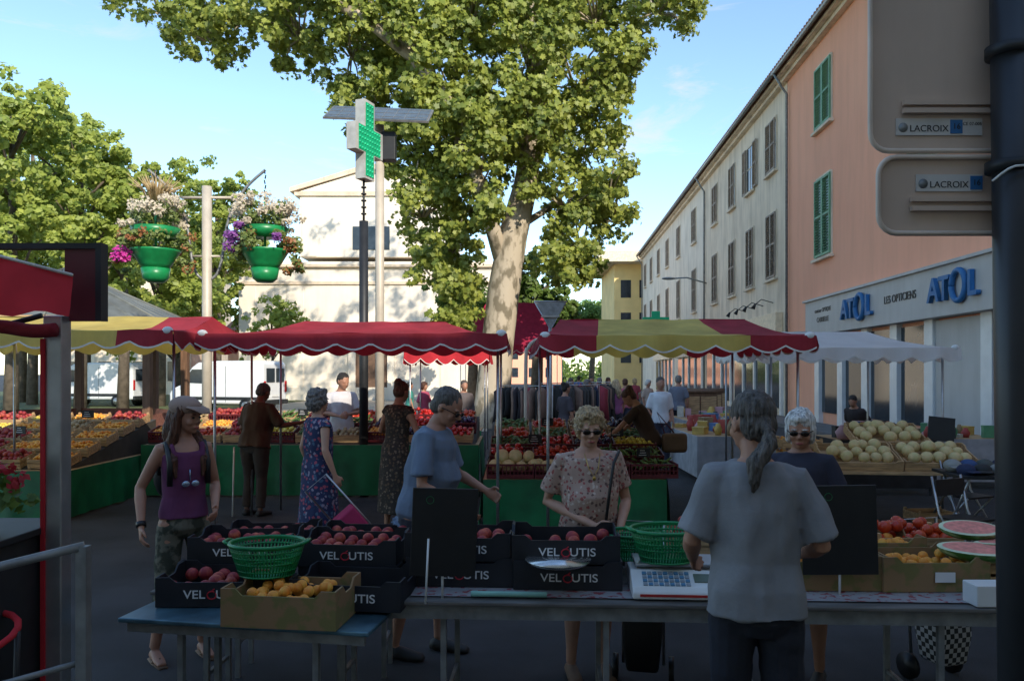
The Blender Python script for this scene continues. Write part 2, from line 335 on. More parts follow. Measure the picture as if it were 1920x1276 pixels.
# ---------------- trees
STAR=np.array([(0,-.5),(.22,-.28),(.5,-.12),(.26,.06),(.33,.4),(.1,.26),(0,.58),(-.1,.26),(-.33,.4),(-.26,.06),(-.5,-.12),(-.22,-.28)])
DIA=np.array([(0,-.5),(.33,0),(0,.5),(-.33,0)])
def leaves(name,cl,n,size,m,parent,seed=1,tpl=STAR,flat=.75,up=.3,pw=.45):
    rs=np.random.RandomState(seed);cl=np.array(cl);N=len(cl)*n
    c=np.repeat(cl,n,axis=0);d=rs.normal(size=(N,3));d/=np.linalg.norm(d,axis=1)[:,None]
    p=c[:,:3]+d*(c[:,3]*rs.rand(N)**pw)[:,None]*np.array([1,1,flat])
    nr=d*.5+rs.normal(size=(N,3))*.45+np.array([.2,-.6,up]);nr/=np.linalg.norm(nr,axis=1)[:,None]
    t=np.cross(nr,rs.normal(size=(N,3)));t/=np.linalg.norm(t,axis=1)[:,None];w=np.cross(nr,t)
    s=size*(.6+.7*rs.rand(N));k=len(tpl)
    v=p[:,None,:]+(t[:,None,:]*tpl[None,:,0:1]+w[:,None,:]*tpl[None,:,1:2])*s[:,None,None]
    v=v+nr[:,None,:]*(np.abs(tpl[None,:,0:1])*.25*s[:,None,None])
    me=bpy.data.meshes.new(name);me.vertices.add(N*k);me.loops.add(N*k);me.polygons.add(N)
    me.vertices.foreach_set('co',v.ravel());me.loops.foreach_set('vertex_index',np.arange(N*k,dtype=np.int32))
    me.polygons.foreach_set('loop_start',np.arange(0,N*k,k,dtype=np.int32));me.update();me.validate();me.materials.append(m)
    o=bpy.data.objects.new(name,me);COL.objects.link(o);o.parent=parent;return o
M_bark=mat('plane_bark',(.55,.46,.34),.85,var=.1,scale=3.2,col2=(.20,.165,.11),lo=.5,hi=.6,bump=.4,bs=8,st=(1,1,.5))
M_bk2=mat('grey_bark',(.14,.11,.08),.9,var=.3,scale=4,bump=.4,bs=12)
M_lf=leafmat('plane_leaf',(.07,.13,.018),(.50,.53,.10),.42)
M_lf2=leafmat('park_leaf',(.13,.21,.03),(.56,.62,.13),.45)
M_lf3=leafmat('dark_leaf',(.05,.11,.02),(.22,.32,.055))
M_lfp=leafmat('basket_leaf',(.05,.10,.02),(.30,.36,.10),.3,4)
D=27.
base=G(922,D)
tree=thing('plane_tree','huge plane tree with pale mottled trunk in sunlight beside the stalls','tree',base)
def TL(u,v,dd=0): return W(u,v,D+dd)-base
tb=MB()
tb.tube([(0,0,-.1),TL(923,760),TL(932,650),TL(945,540),TL(962,440),TL(985,350),TL(1000,250),TL(1005,120),TL(990,-60),TL(960,-250)],[.85,.62,.56,.55,.5,.42,.34,.28,.24,.18],0,16)
tb.tube([TL(945,500),TL(925,430,-.3),TL(910,380,-.6),TL(880,300,-.8),TL(835,190,-1.1),TL(780,110,-1.5),TL(690,40,-2),TL(600,-10,-2.2),TL(480,-30,-2.5)],[.3,.28,.27,.26,.26,.24,.18,.13,.08],0,12)
tb.tube([TL(1000,300),TL(1060,230,.5),TL(1110,150,1),TL(1180,60,1.4),TL(1270,-30,1.6)],[.2,.17,.13,.1,.05],0,8)
tb.tube([TL(965,430),TL(1030,390,.8),TL(1080,340,1)],[.14,.10,.05],0,8)
tb.tube([TL(790,120,-1.4),TL(760,40,-1),TL(770,-60,-.5),TL(700,-200,0)],[.2,.18,.15,.1],0,8)
blobs=[(300,10,75,45,15),(390,60,75,60,22),(480,30,90,60,28),(560,60,80,80,30),(620,-30,130,60,34),(660,90,80,90,34),(700,190,75,75,28),
(760,60,110,90,42),(880,0,130,70,46),(1000,20,130,80,46),(1120,30,120,80,38),(1230,10,95,60,26),(1290,-10,50,40,10),(850,160,110,100,46),(960,180,120,100,46),(1080,150,105,90,38),(1170,130,60,60,14),
(790,280,85,80,36),(880,290,90,80,34),(1000,270,100,90,34),(1100,250,75,70,22),(1060,370,80,70,24),(1140,350,50,60,15),(1090,450,65,60,18),(1050,505,45,45,11),(1150,400,40,45,10),
(790,390,75,60,26),(840,460,65,50,20),(860,530,45,50,13),(810,500,40,40,8),(880,380,50,50,12),(850,590,35,40,8),(1090,510,25,25,5)]
front=[(720,60,80,60,14),(830,190,60,50,9),(800,110,60,50,10),(900,330,50,50,10),(880,60,90,60,14),(1000,130,60,100,18),(1000,250,55,60,12),(920,230,60,60,12),(620,10,80,40,10),(860,270,50,40,7),(925,420,22,50,7)]
cl=[]
for q,(u,v,ru,rv,n) in enumerate(blobs+front):
    fr_=q>=len(blobs)
    k=D/F;bc=TL(u,v);rx=ru*k;rz=rv*k;ry=max(rx,1.6)*1.3
    for i in range(int(n*1.55)):
        while 1:
            a,b_,c_=R.uniform(-1,1),R.uniform(-1,1),R.uniform(-1,1)
            if a*a+b_*b_+c_*c_<1: break
        p=bc+V((a*rx*1.05,-2.6+b_*.5 if fr_ else b_*ry-.2,c_*rz));cl.append((p.x,p.y,p.z,R.uniform(.24,.56)))
        if i%3==0: tb.tube([bc+V((a*rx*.1,0,-.3)),bc.lerp(p,.6)+V((0,0,.12)),p],[.04,.03,.012],0,5)
for i in range(200):
    p=TL(R.uniform(300,1300),R.uniform(-420,-60),R.uniform(-3,8));cl.append((p.x,p.y,p.z,R.uniform(.5,.8)))
tb.make('trunk',M_bark,tree)
leaves('crown',cl,52,.195,M_lf,tree,3,pw=.6)
def park_tree(u,d,top,wpx,seed,label='leafy plane tree in sunlight at the edge of the park',trunkv=None,m=None,n=42,ls=.27,shape=1.,tr=.25,dens=1.):
    e=thing('park_tree',label,'tree',G(u,d),0,'trees in the park')
    H=CZ+(HOR-top)/F*d;r=wpx/F*d/2;rr=random.Random(seed)
    z0=H*.25 if trunkv is None else CZ+(HOR-trunkv)/F*d
    b=MB();b.tube([(0,0,-.1),(.1,0,z0),(0,.1,(z0+H)/2),(.1,0,H*.8)],[tr*1.3,tr,tr*.6,.04],0,8)
    cl=[];zc=(H+z0)/2;hz=(H-z0)/2;lobes=[]
    for k in range(11):
        a=rr.uniform(0,6.28);q=rr.uniform(.25,.7);zz=rr.uniform(-.75,.72)
        lobes.append((math.cos(a)*r*q,math.sin(a)*r*q,zc+zz*hz,rr.uniform(.3,.48)*r))
    lobes.append((0,0,zc+hz*.6,r*.42));lobes.append((0,-r*.3,zc,r*.5))
    for (x,y,z,lr) in lobes:
        b.tube([(0,0,max(z-lr*1.5,z0*.8)),(x*.6,y*.6,z-lr*.3),(x,y,z)],[tr*.35,tr*.2,.03],0,6)
        for i in range(int(17*dens)):
            v=V((rr.gauss(0,1),rr.gauss(0,1),rr.gauss(0,1))).normalized()*rr.uniform(.45,1.08)*lr
            cl.append((x+v.x,y+v.y,min(z+v.z*shape,H),rr.uniform(.16,.36)*lr))
    b.make('trunk',M_bk2,e);leaves('crown',cl,n,ls,m or M_lf2,e,seed,DIA,pw=.6);return e
for i,(u,d,t,w) in enumerate(((20,34,110,330),(150,38,175,290),(-90,30,90,300),(300,44,280,290),(60,46,160,330),(405,48,305,220),(230,40,255,220),(480,60,430,150),(160,50,330,420),(330,55,400,330),(40,50,300,400))):
    park_tree(u,d,t,w,i+5,n=60)
park_tree(508,42,555,150,40,'young slender tree in front of the church',665,n=26,ls=.2,tr=.07,dens=.8)
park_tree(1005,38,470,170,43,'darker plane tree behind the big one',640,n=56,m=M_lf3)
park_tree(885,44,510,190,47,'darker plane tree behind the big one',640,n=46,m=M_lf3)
e=thing('umbrella_pine','round topped umbrella pine beyond the end of the street','tree',G(1108,105))
b=MB();b.tube([(0,0,0),(.3,0,5),(0,0,8.6)],[.4,.35,.2]);b.make('trunk',M_bk2,e)
rr=random.Random(2);cl=[]
for i in range(190):
    a=rr.uniform(0,6.28);q=rr.random()**.5*4.2;cl.append((math.cos(a)*q,math.sin(a)*q,9.1+2.4*math.sqrt(max(0,1-(q/4.4)**2))*rr.uniform(-.6,1),.7))
leaves('crown',cl,60,.35,leafmat('pine_needle',(.05,.11,.03),(.22,.36,.07)),e,8,DIA)
cl=[(R.uniform(-45,60),R.uniform(150,170),R.uniform(0,4),2.) for i in range(260)]
tag(leaves('hedge',cl,40,.9,M_lf3,None,9,DIA),'dense green hedge far down the street','hedge',kind='stuff')
# ---------------- market canopies
def canopy(name,label,x0,x1,y0,dp,ze,zr,segs,inset=.5,mats=None,rz=0,posts=True,val=.17):
    w=x1-x0;e=thing(name,label,'market stall canopy',(x0,y0,0),rz,'market canopies')
    nx=48;ny=8;b=MB()
    def colr(f):
        for q,mi in segs:
            if f<=q: return mi
        return segs[-1][1]
    def P(i,j,side):
        f=i/nx;t=j/ny
        xa=f*w;xr=inset+f*(w-2*inset);x=xa+(xr-xa)*t
        z=ze+(zr-ze)*t-.05*math.sin(math.pi*t)-.02*math.sin(math.pi*t)*abs(math.sin(f*math.pi*3))
        y=t*dp/2 if side==0 else dp-t*dp/2
        return (x,y,z+.022*noise.noise((x*2.4+x0,y*2.4,side)))
    for side in(0,1):
        vs=[P(i,j,side) for j in range(ny+1) for i in range(nx+1)]
        for j in range(ny):
            for i in range(nx):
                q=j*(nx+1)+i;b.add([vs[q],vs[q+1],vs[q+nx+2],vs[q+nx+1]],[(0,1,2,3)],colr((i+.5)/nx),True)
    for a,xe in((0,0),(1,w)):
        xr=inset if a==0 else w-inset
        for j in range(ny):
            t0,t1=j/ny,(j+1)/ny
            def Q(t,s): return (xe+(xr-xe)*t,(dp/2)*(t if s==0 else 2-t),ze+(zr-ze)*t-.05*math.sin(math.pi*t))
            b.add([Q(t0,0),Q(t0,1),Q(t1,1),Q(t1,0)],[(0,1,2,3)],colr(a),True)
    b.make('canopy_cover',mats,e)
    per=[((0,0),(w,0)),((w,0),(w,dp)),((w,dp),(0,dp)),((0,dp),(0,0))]
    b=MB();tr=MB();T=[]
    for k,(A,B) in enumerate(per):
        L=math.hypot(B[0]-A[0],B[1]-A[1]);n=int(L/.045);nrm=((B[1]-A[1])/L,-(B[0]-A[0])/L)
        for i in range(n):
            pp=[]
            for f in(i/n,(i+1)/n):
                x=A[0]+(B[0]-A[0])*f;y=A[1]+(B[1]-A[1])*f;d=f*L
                sc_=abs(math.sin(d*math.pi/.36));o=.025*noise.noise((d*3,k,x0))+.014*math.sin(d*17+x0)
                pp.append((x,y,o,sc_+.25*noise.noise((d*1.5,x0,k))))
            (xa,ya,oa,sa),(xb,yb,ob,sb)=pp
            p=[(xa,ya,ze),(xb,yb,ze),(xb+nrm[0]*(ob+.02),yb+nrm[1]*(ob+.02),ze-val*.6-val*.4*sb),(xa+nrm[0]*(oa+.02),ya+nrm[1]*(oa+.02),ze-val*.6-val*.4*sa)]
            c=colr((i+.5)/n if k==0 else (1 if k==1 else (0 if k==3 else 1-(i+.5)/n)))
            b.add(p,[(0,1,2,3)],c,True)
            if k!=2: T.append([p[3],p[2]])
    b.make('valance',mats,e)
    for a,c in T: tr.add([V(a)+V((0,-.004,.006)),V(c)+V((0,-.004,.006)),V(c)+V((0,-.004,-.012)),V(a)+V((0,-.004,-.012))],[(0,1,2,3)],0,True)
    tr.make('valance_trim',M_trim,e)
    for (x,y) in((.06,.08),(w-.06,.08)): MB().ell((x,y-.06,ze+.0),(.055,.03,.04)).make('corner_clip',M_white,e)
    if posts:
        for (x,y) in((.1,.25),(w-.1,.25),(.1,dp-.2),(w-.1,dp-.2)): MB().tube([(x,y,0),(x,y,ze-.02)],.016).make('post',M_alu,e)
        b=MB();b.tube([(.1,.25,ze-.04),(w-.1,.25,ze-.04)],.014)
        b.tube([(.1,.25,ze-.04),(.1,dp-.2,ze-.04)],.014);b.tube([(w-.1,.25,ze-.04),(w-.1,dp-.2,ze-.04)],.014);b.make('frame_rail',M_alu,e)
    return e
YR=[M_yel,M_red,M_whc]
canopy('market_canopy','yellow and red striped stall canopy with scalloped white edge',-6.6,-3.3,7.6,2.8,2.27,2.50,[(.84,0),(1,1)],.15,mats=YR)
canopy('market_canopy','long red stall canopy with scalloped white edged valance',-3.24,-.05,8.0,2.8,2.26,2.47,[(1,1)],.75,mats=YR)
canopy('market_canopy','red and yellow stall canopy with wavy white edged valance',.28,3.12,8.0,2.9,2.24,2.5,[(.21,1),(.76,0),(1,1)],.3,mats=YR)
canopy('market_canopy','plain white stall canopy with scalloped edge',3.3,5.75,10.0,2.6,2.18,2.45,[(1,2)],.6,mats=YR)
M_crim=mat('crimson_canvas',(.50,.025,.08),.8,var=.1,trans=.35)
canopy('market_canopy','tall crimson tent with peaked roof behind the tree',-2.0,1.95,28.6,3.6,2.9,4.6,[(1,0)],1.0,mats=[M_crim],val=.3)
M_r2=mat('bright_red_canvas',(.66,.03,.045),.8,var=.1,trans=.3)
canopy('market_canopy','bright red stall canopy further back with low valance',-2.35,-.5,17,2.4,2.35,2.6,[(1,0)],.7,mats=[M_r2],val=.3)
# ---------------- crates & produce
def crate_mesh(w,d,h,t,style):
    b=MB()
    b.b2((-w/2,-d/2,0),(w/2,d/2,t))
    if style=='slat':
        for zz in(.02,h-.07):
            for y in(-d/2,d/2-t): b.b2((-w/2,y,zz),(w/2,y+t,zz+.055))
            for x in(-w/2,w/2-t): b.b2((x,-d/2+t,zz),(x+t,d/2-t,zz+.05))
        for x in(-1,1):
            for y in(-1,1): b.box((x*(w/2-.018),y*(d/2-.018),h/2),(.03,.03,h+.02))
    elif style=='grid':
        for y in(-d/2,d/2-t):
            b.b2((-w/2,y,h-.025),(w/2,y+t,h));b.b2((-w/2,y,t),(w/2,y+t,.045))
            for i in range(13): x=-w/2+.01+i*(w-.02)/12;b.b2((x-.007,y+.001,.04),(x+.007,y+t-.001,h-.02))
            b.b2((-w/2,y+.002,h*.5),(w/2,y+t-.002,h*.5+.01))
        for x in(-w/2,w/2-t): b.b2((x,-d/2+t,t),(x+t,d/2-t,h))
    else:
        y=d/2
        for s in(-1,1):
            P=[(-w/2,t),(w/2,t),(w/2,h*1.16),(w/2-.07,h*1.16),(w/2-.10,h*.96),(-w/2+.10,h*.96),(-w/2+.07,h*1.16),(-w/2,h*1.16)]
            b.prism(P,s*y,s*(y-t),lambda p,q:(p[0],q,p[1]))
            b.prism([(-d/2+t,t),(d/2-t,t),(d/2-t,h*1.16),(d/2-.1,h*1.16),(d/2-.14,h*.9),(-d/2+.14,h*.9),(-d/2+.1,h*1.16),(-d/2+t,h*1.16)],s*w/2,s*(w/2-t),lambda p,q:(q,p[0],p[1]))
    return b
def fruit_mat(k,a,b_,sc=9,r=.5,lo=.4,hi=.6): return mat(k,a,r,var=.1,scale=sc,col2=b_,lo=lo,hi=hi)
FM={'peach':fruit_mat('peach_skin',(.32,.022,.032),(.68,.16,.07),16,.6,.46,.76),'apricot':fruit_mat('apricot_skin',(.85,.29,.03),(.88,.45,.07),10,.6),
'pepper':fruit_mat('red_pepper',(.5,.015,.01),(.65,.03,.02),5,.25),'aubergine':fruit_mat('aubergine_skin',(.02,.005,.02),(.05,.01,.05),5,.25),
'green':fruit_mat('green_veg',(.05,.12,.02),(.14,.22,.05),8,.6),'potato':fruit_mat('potato_skin',(.35,.24,.12),(.45,.33,.18),7,.8),
'tomato':fruit_mat('tomato_skin',(.5,.03,.01),(.6,.07,.02),5,.25),'plum':fruit_mat('plum_skin',(.10,.015,.05),(.2,.03,.07),5,.5),
'melon':fruit_mat('melon_rind',(.80,.60,.30),(.62,.52,.24),14,.8),'lemon':fruit_mat('lemon_peel',(.7,.5,.05),(.75,.6,.1),5,.5)}
FR={'peach':.036,'apricot':.024,'pepper':.045,'aubergine':.04,'green':.035,'potato':.035,'tomato':.036,'plum':.024,'lemon':.03,'melon':.07}
PM={}
def pile_mesh(kind,w,d,var):
    k=(kind,w,d,var)
    if k in PM: return PM[k]
    b=MB();r=FR[kind];rr=random.Random(len(kind)*7+var)
    nx=int(w/(r*2));ny=int(d/(r*2))
    for l in range(2):
        for i in range(nx-l):
            for j in range(ny-l):
                if rr.random()<(.4 if l else .08): continue
                x=-w/2+r+(i+.5*l)*(w-2*r)/max(nx-1,1)+rr.uniform(-.5,.5)*r;y=-d/2+r+(j+.5*l)*(d-2*r)/max(ny-1,1)+rr.uniform(-.5,.5)*r
                z=r+l*r*1.35+rr.uniform(0,.6)*r
                if kind in('aubergine','pepper','green'):
                    rt=Matrix.Rotation(rr.uniform(-.9,.9),3,'Z')@Matrix.Rotation(rr.uniform(-.3,.5),3,'X');e_=(r*.75,r*2.0 if kind!='pepper' else r*1.3,r*.75) if kind!='green' else (r*.5,r*2.4,r*.4)
                    b.ell((x,y,z),e_,0,8,5,rt)
                else:
                    s=rr.uniform(.85,1.1);b.ell((x,y,z),(r*s,r*s,r*s*(.93 if kind!='potato' else .8)),0,10,7,Matrix.Rotation(rr.uniform(0,1),3,'X'))
    PM[k]=b.mesh('pile',[FM[kind]]);return PM[k]
PN={'peach':'peaches','apricot':'apricots','pepper':'red_peppers','aubergine':'aubergines','green':'green_beans','potato':'potatoes','tomato':'tomatoes','plum':'plums','melon':'melons','lemon':'lemons'}
def pile(kind,w,d,loc,rz=0,tilt=0,var=0):
    o=bpy.data.objects.new(PN[kind],pile_mesh(kind,w,d,var));COL.objects.link(o);o.location=loc;o.rotation_euler=(tilt,0,rz)
    return tag(o,'heap of %s filling a market tray'%PN[kind].replace('_',' '),'produce','produce piled in trays','stuff')
wood=tag(crate_mesh(.5,.36,.13,.01,'slat').make('wooden_crate',M_wood,loc=(-5.9,10.05,.66)),'shallow slatted wooden fruit crate on the stall','crate','wooden crates on the stalls')
maro=tag(crate_mesh(.56,.38,.17,.012,'grid').make('plastic_crate',M_mar,loc=(0,9.45,.62)),'maroon plastic vegetable crate with grid sides','crate','plastic crates on the stalls')
fw=[1];fm=[1]
def put(cr,kind,loc,rz=0,tilt=0,var=0):
    fl=fw if cr is wood else fm
    if fl[0]: cr.location=loc;cr.rotation_euler=(tilt,0,rz);fl[0]=0
    else: dup(cr,loc,rz,tilt)
    if kind:
        w,d,h=(.46,.32,.06) if cr is wood else (.52,.34,.09)
        off=Matrix.Rotation(rz,3,'Z')@Matrix.Rotation(tilt,3,'X')@V((0,0,h));pile(kind,w,d,V(loc)+off,rz,tilt,var)
def price(loc,rz=0):
    global PB
    if PB is None:
        PB=tag(MB().box((0,0,.17),(.17,.008,.11)).tube([(0,0,0),(0,0,.13)],.004,0,5).make('price_tag',M_black),'small black slate price tag stuck among the produce','price tag','price tags on the stalls')
        q=MB()
        for k in range(3): q.box((R.uniform(-.02,.02),-.0055,.14+k*.028),(.10-k*.02,.002,.006))
        q.make('chalk_mark',M_lw,PB,kind='stuff');PB.location=loc;PB.rotation_euler[2]=rz;return
    dup(PB,loc,rz)
PB=None
def stall(label,x0,x1,y0,y1,h,side=None):
    e=thing('market_stall',label,'market stall',(x0,y0,0));w=x1-x0;d=y1-y0
    MB().b2((0,0.01,h-.04),(w,d,h)).make('table_top',M_wood,e)
    for x in(.08,w-.08):
        for y in(.1,d-.1): MB().tube([(x,y,0),(x,y,h-.04)],.02).make('leg',M_steel,e)
    b=MB();pts=[(0,d),(0,0),(w,0),(w,d)]
    for (A,B) in zip(pts,pts[1:]):
        L=math.hypot(B[0]-A[0],B[1]-A[1]);n=max(int(L/.06),2);nr=V(((B[1]-A[1])/L,-(B[0]-A[0])/L,0));dr=V(((B[0]-A[0])/L,(B[1]-A[1])/L,0));A3=V((A[0],A[1],0))
        K=6;vs=[]
        for k in range(K+1):
            for i in range(n+1):
                s=i*L/n;t=k/K;vs.append(A3+dr*s+nr*(.012+.06*t*(noise.noise((s*3.2+x0,t*.7,y0))+.5)+.012*math.sin(s*21)*t)+V((0,0,h+.005-(h-.03)*t)))
        b.add(vs,[(k*(n+1)+i,(k+1)*(n+1)+i,(k+1)*(n+1)+i+1,k*(n+1)+i+1) for k in range(K) for i in range(n)],0,True)
    b.make('tablecloth',M_green,e)
    return e
stall('fruit stall with green tarpaulin skirt in the shade',-8.2,-5.6,9.85,12.6,.62)
stall('long vegetable stall with green tarpaulin skirt',-5.55,-.5,11.7,13.4,.78)
stall('vegetable stall with green skirt and melons in front',-.34,1.82,9.2,12.2,.6)
sup=mat('dark_board',(.06,.05,.04),.8)
def riser(x0,x1,y0,y1,z0,z1):
    b=MB();b.prism([(y0,z0),(y1,z0),(y1,z1)],x0,x1,lambda p,t:(t,p[0],p[1]));o=b.make('display_riser',sup,fix=True);tag(o,'dark sloping display board holding produce trays','display stand')
riser(-8.1,-5.7,10.0,12.5,.625,1.12);riser(-5.5,-.55,11.8,13.3,.785,1.12);riser(-.3,1.78,9.75,12.1,.605,1.1)
for j in range(5):
    for i in range(4):
        put(wood,(['peach','plum','peach','apricot'],['peach','peach','apricot','apricot'],['plum','peach','apricot','apricot'],['lemon','apricot','potato','apricot'],['peach','lemon','apricot','peach'])[j][i],(-7.75+i*.6,10.17+j*.49,.67+j*.1),R.uniform(-.03,.03),.2,i%3)
kk=[['apricot','tomato','peach','lemon','green','potato','apricot','aubergine','pepper'],['green','apricot','plum','green','tomato','green','aubergine','pepper','aubergine'],['potato','peach','lemon','green','aubergine','tomato','green','pepper','tomato']]
for j in range(3):
    for i in range(9): put(wood if (i+j)%3 else maro,kk[j][i],(-5.23+i*.548,12.02+j*.48,.84+j*.108),R.uniform(-.03,.03),.2,(i+j)%3)
k2=[['aubergine','pepper','potato','green'],['pepper','tomato','green','green'],['green','pepper','aubergine','lemon'],['tomato','green','pepper','green'],['green','tomato','potato','aubergine']]
for j in range(1,5):
    for i in range(4): put(maro if j<3 else wood,k2[j][i],(.0+i*.54,9.45+j*.5,.60+j*.1),R.uniform(-.03,.03),.2,(i+j)%3)
for i,k in enumerate((None,None,'potato','green')): put(maro,k,(-.02+i*.57,9.43,.61),0,0,i)
for (x,y,z) in((-7.5,10.3,.78),(-6.8,10.8,.9),(-6.1,10.3,.78),(-6.3,11.6,1.08),(-5.0,12.3,.98),(-4.2,12.2,.94),(-3.4,12.7,1.05),(-2.6,12.2,.94),(-1.7,12.6,1.05),(-1.0,12.2,.94),(.3,10.1,.84),(.9,9.5,.72),(1.4,10.4,.9),(.5,11,1.0),(1.6,9.5,.72),(1.1,11.4,1.1)): price((x,y,z),R.uniform(-.3,.3))
def melon_at(r0,locs,grp,lab):
    b=MB();b.ell((0,0,0),(r0,r0,r0*.93),0,30,14)
    v=[]
    for p in b.v:
        a=math.atan2(p[1],p[0]);k=1-.035*abs(math.cos(a*5))**6*math.hypot(p[0],p[1])/r0;v.append((p[0]*k,p[1]*k,p[2]))
    b.v=v;o=b.make('melon',FM['melon']);tag(o,lab,'melon',grp)
    for i,l in enumerate(locs):
        if i==0:o.location=l;q=o
        else:q=dup(o,l)
        q.rotation_euler=(R.uniform(-1,1),R.uniform(-1,1),R.uniform(0,3));q.scale=(R.uniform(.86,1.08),)*3
ml=[]
for i in range(5):
    for j in range(2): ml.append((-.2+i*.155*1.0+j*.06,9.36+j*.15,.735+R.uniform(0,.02)))
for i in range(3): ml.append((-.12+i*.16,9.42,.855))
melon_at(.082,ml,'melons on the vegetable stall','pale ribbed cantaloupe melon heaped in a crate')
e=thing('trestle_table','wooden trestle table holding crates of melons','table',(3.7,9.1,0),-.12)
MB().b2((0,0,.68),(1.75,1.3,.71)).make('table_top',M_wood,e)
for x in(.15,1.6):
    for y in(.1,1.2): MB().tube([(x,y,0),(x+.1,.65,.68)],.017).make('leg',M_steel,e)
tray=tag(crate_mesh(.86,.6,.11,.015,'box').make('melon_tray',M_wood,loc=(4.15,9.4,.72)),'shallow wooden tray full of melons on trestle table','crate','melon trays')
tray.rotation_euler=(.3,0,-.12);TRY=((4.15,9.4,.80),(5.03,9.32,.80),(4.75,9.94,1.0))
tray.location=TRY[0]
for t in TRY[1:]: dup(tray,t,-.12,.3)
ml=[]
for (cx_,cy_,cz_) in TRY:
    for i in range(5):
        for j in range(3):
            if R.random()<.74: ml.append((cx_-.32+i*.155+R.uniform(-.02,.02),cy_-.17+j*.165+R.uniform(-.02,.02),cz_+.05+j*.05+R.uniform(0,.03)))
    ml.append((cx_+R.uniform(-.2,.2),cy_+R.uniform(-.05,.1),cz_+.19))
melon_at(.075,ml,'melons on the trestle table','round pale yellow melon in wooden tray')
b=MB();b.box((0,0,.16),(.3,.015,.3));o=b.make('price_board',M_black,loc=(5.35,9.75,1.0));o.rotation_euler=(-.2,.1,-.3);tag(o,'black slate board leaning on the melon trays','blackboard')
for (x,y,z) in((3.15,9.6,.0),(3.15,9.6,.16),(3.15,9.6,.32),(3.15,9.6,.48),(3.2,9.6,.64),(3.75,10.2,.72),(3.75,10.2,.88),(3.2,10.2,0),(3.2,10.2,.17),(3.2,10.2,.34),(3.2,10.2,.51),(4.3,10.3,.0),(5.3,9.9,.0)):
    put(wood,None if z<.6 else 'apricot',(x,y,z),R.uniform(-.1,.1))
# ---------------- foreground tables
M_tt=mat('worn_blue_metal_top',(.09,.18,.23),.35,.4,var=.4,scale=5,det=8)
M_tw=mat('grey_wooden_top',(.14,.13,.12),.6,var=.3,scale=4,st=(1,6,6))
def ftable(label,loc,rz,w,d,h,m,apron):
    e=thing('folding_table',label,'table',loc,rz)
    MB().b2((0,0,h-.022),(w,d,h)).make('table_top',m,e,bev=.006)
    b=MB();b.b2((.03,.03,h-.022-apron),(w-.03,.05,h-.024));b.b2((.03,d-.05,h-.022-apron),(w-.03,d-.03,h-.024));b.make('apron',M_steel,e)
    n=2 if w<2 else 4
    for i in range(n):
        x=.28+(w-.56)*i/(n-1)
        for y in(.08,d-.08):
            MB().box((x,y,(h-.03)/2),(.028,.028,h-.03)).make('leg',M_steel,e)
        MB().b2((x-.01,.1,.2),(x+.01,d-.1,.22)).make('leg_brace',M_steel,e)
    return e
ftable('low folding table with worn blue metal top',(-1.86,3.68,0),-.17,1.24,.48,.70,M_tt,.05)
ftable('long dark trestle table carrying fruit crates and scale',(-.62,3.78,0),-.045,2.95,.75,.75,M_tw,.07)
ftable('dark trestle table behind carrying peach crates',(-1.95,4.2,0),-.06,1.3,.44,.68,M_tw,.06)
b=MB();b.add([(-.5,3.85,.757),(2.3,3.72,.757),(2.32,3.95,.757),(-.49,4.1,.757)],[(0,1,2,3)]);o=b.make('table_cover',mat('patterned_oilcloth',(.42,.40,.41),.5,var=.15,scale=30,col2=(.30,.05,.06),lo=.56,hi=.6));tag(o,'thin patterned oilcloth laid on the long table','table cover')
bk=crate_mesh(.55,.37,.125,.008,'box').make('fruit_carton',[M_blk],loc=(.36,4.1,.76));tag(bk,'black fruit carton printed with white letters and red dot','crate','black fruit cartons')
for s,r in((-1,(math.pi/2,0,0)),(1,(math.pi/2,0,math.pi))):
    y=s*.187
    text('lettering','VEL',.058,M_lw,bk,(s*.085,y,.06),r,.001,.0004,1.15)
    text('lettering','UTIS',.058,M_lw,bk,(-s*.085,y,.06),r,.001,.0004,1.15)
    q=MB();q.tube([(0.022*math.cos(t),y,.058+.019*math.sin(t)) for t in np.linspace(.9,6.9,18)],.0035,0,5);q.tube([(0,y,.078),(.014,y,.09)],.003,0,5);q.make('peach_emblem',mat('emblem_red',(.55,.02,.04),.5,var=.05),bk)
peach=MB().ell((0,0,0),(.036,.036,.034),0,16,10).make('peach',FM['peach'],loc=(.3,4.05,.86));tag(peach,'ripe red peach in a black carton','peach','peaches in the front cartons')
def peaches(c,rz,h=.07,skip=.08):
    for i in range(6):
        for j in range(4):
            if R.random()<skip: continue
            p=Matrix.Rotation(rz,3,'Z')@V((-.21+i*.083+R.uniform(-.012,.012),-.125+j*.083+R.uniform(-.01,.01),h+R.uniform(0,.022)))+V(c)
            q=dup(peach,p);q.rotation_euler=(R.uniform(-3,3),R.uniform(-1,1),R.uniform(0,6));q.scale=(R.uniform(.85,1.08),)*3
def cart(x,y,z,rz=0,f=True,first=False,skip=.08):
    if first: bk.location=(x,y,z);bk.rotation_euler[2]=rz
    else: dup(bk,(x,y,z),rz)
    if f: peaches((x,y,z),rz,skip=skip)
cart(.29,4.12,.76,-.05,False,True);cart(.28,4.14,.885,-.04,skip=.55)
cart(-.26,4.18,.76,-.05,False);cart(-.27,4.2,.885,-.06)
cart(-.86,4.36,.685,-.1,False);cart(-.88,4.36,.815,-.07,skip=.15)
cart(-1.55,4.42,.685,.1,False);cart(-1.5,4.44,.815,.05,skip=.2)
cart(-1.5,4.88,.765,.03);cart(-.9,4.84,.765,-.02)
cart(-1.48,4.02,.705,.03,True,skip=.5);cart(-.78,3.92,.715,-.12,False)
ftable('narrow table behind the peach cartons',(-1.95,4.68,0),0,1.45,.4,.76,M_tw,.05)
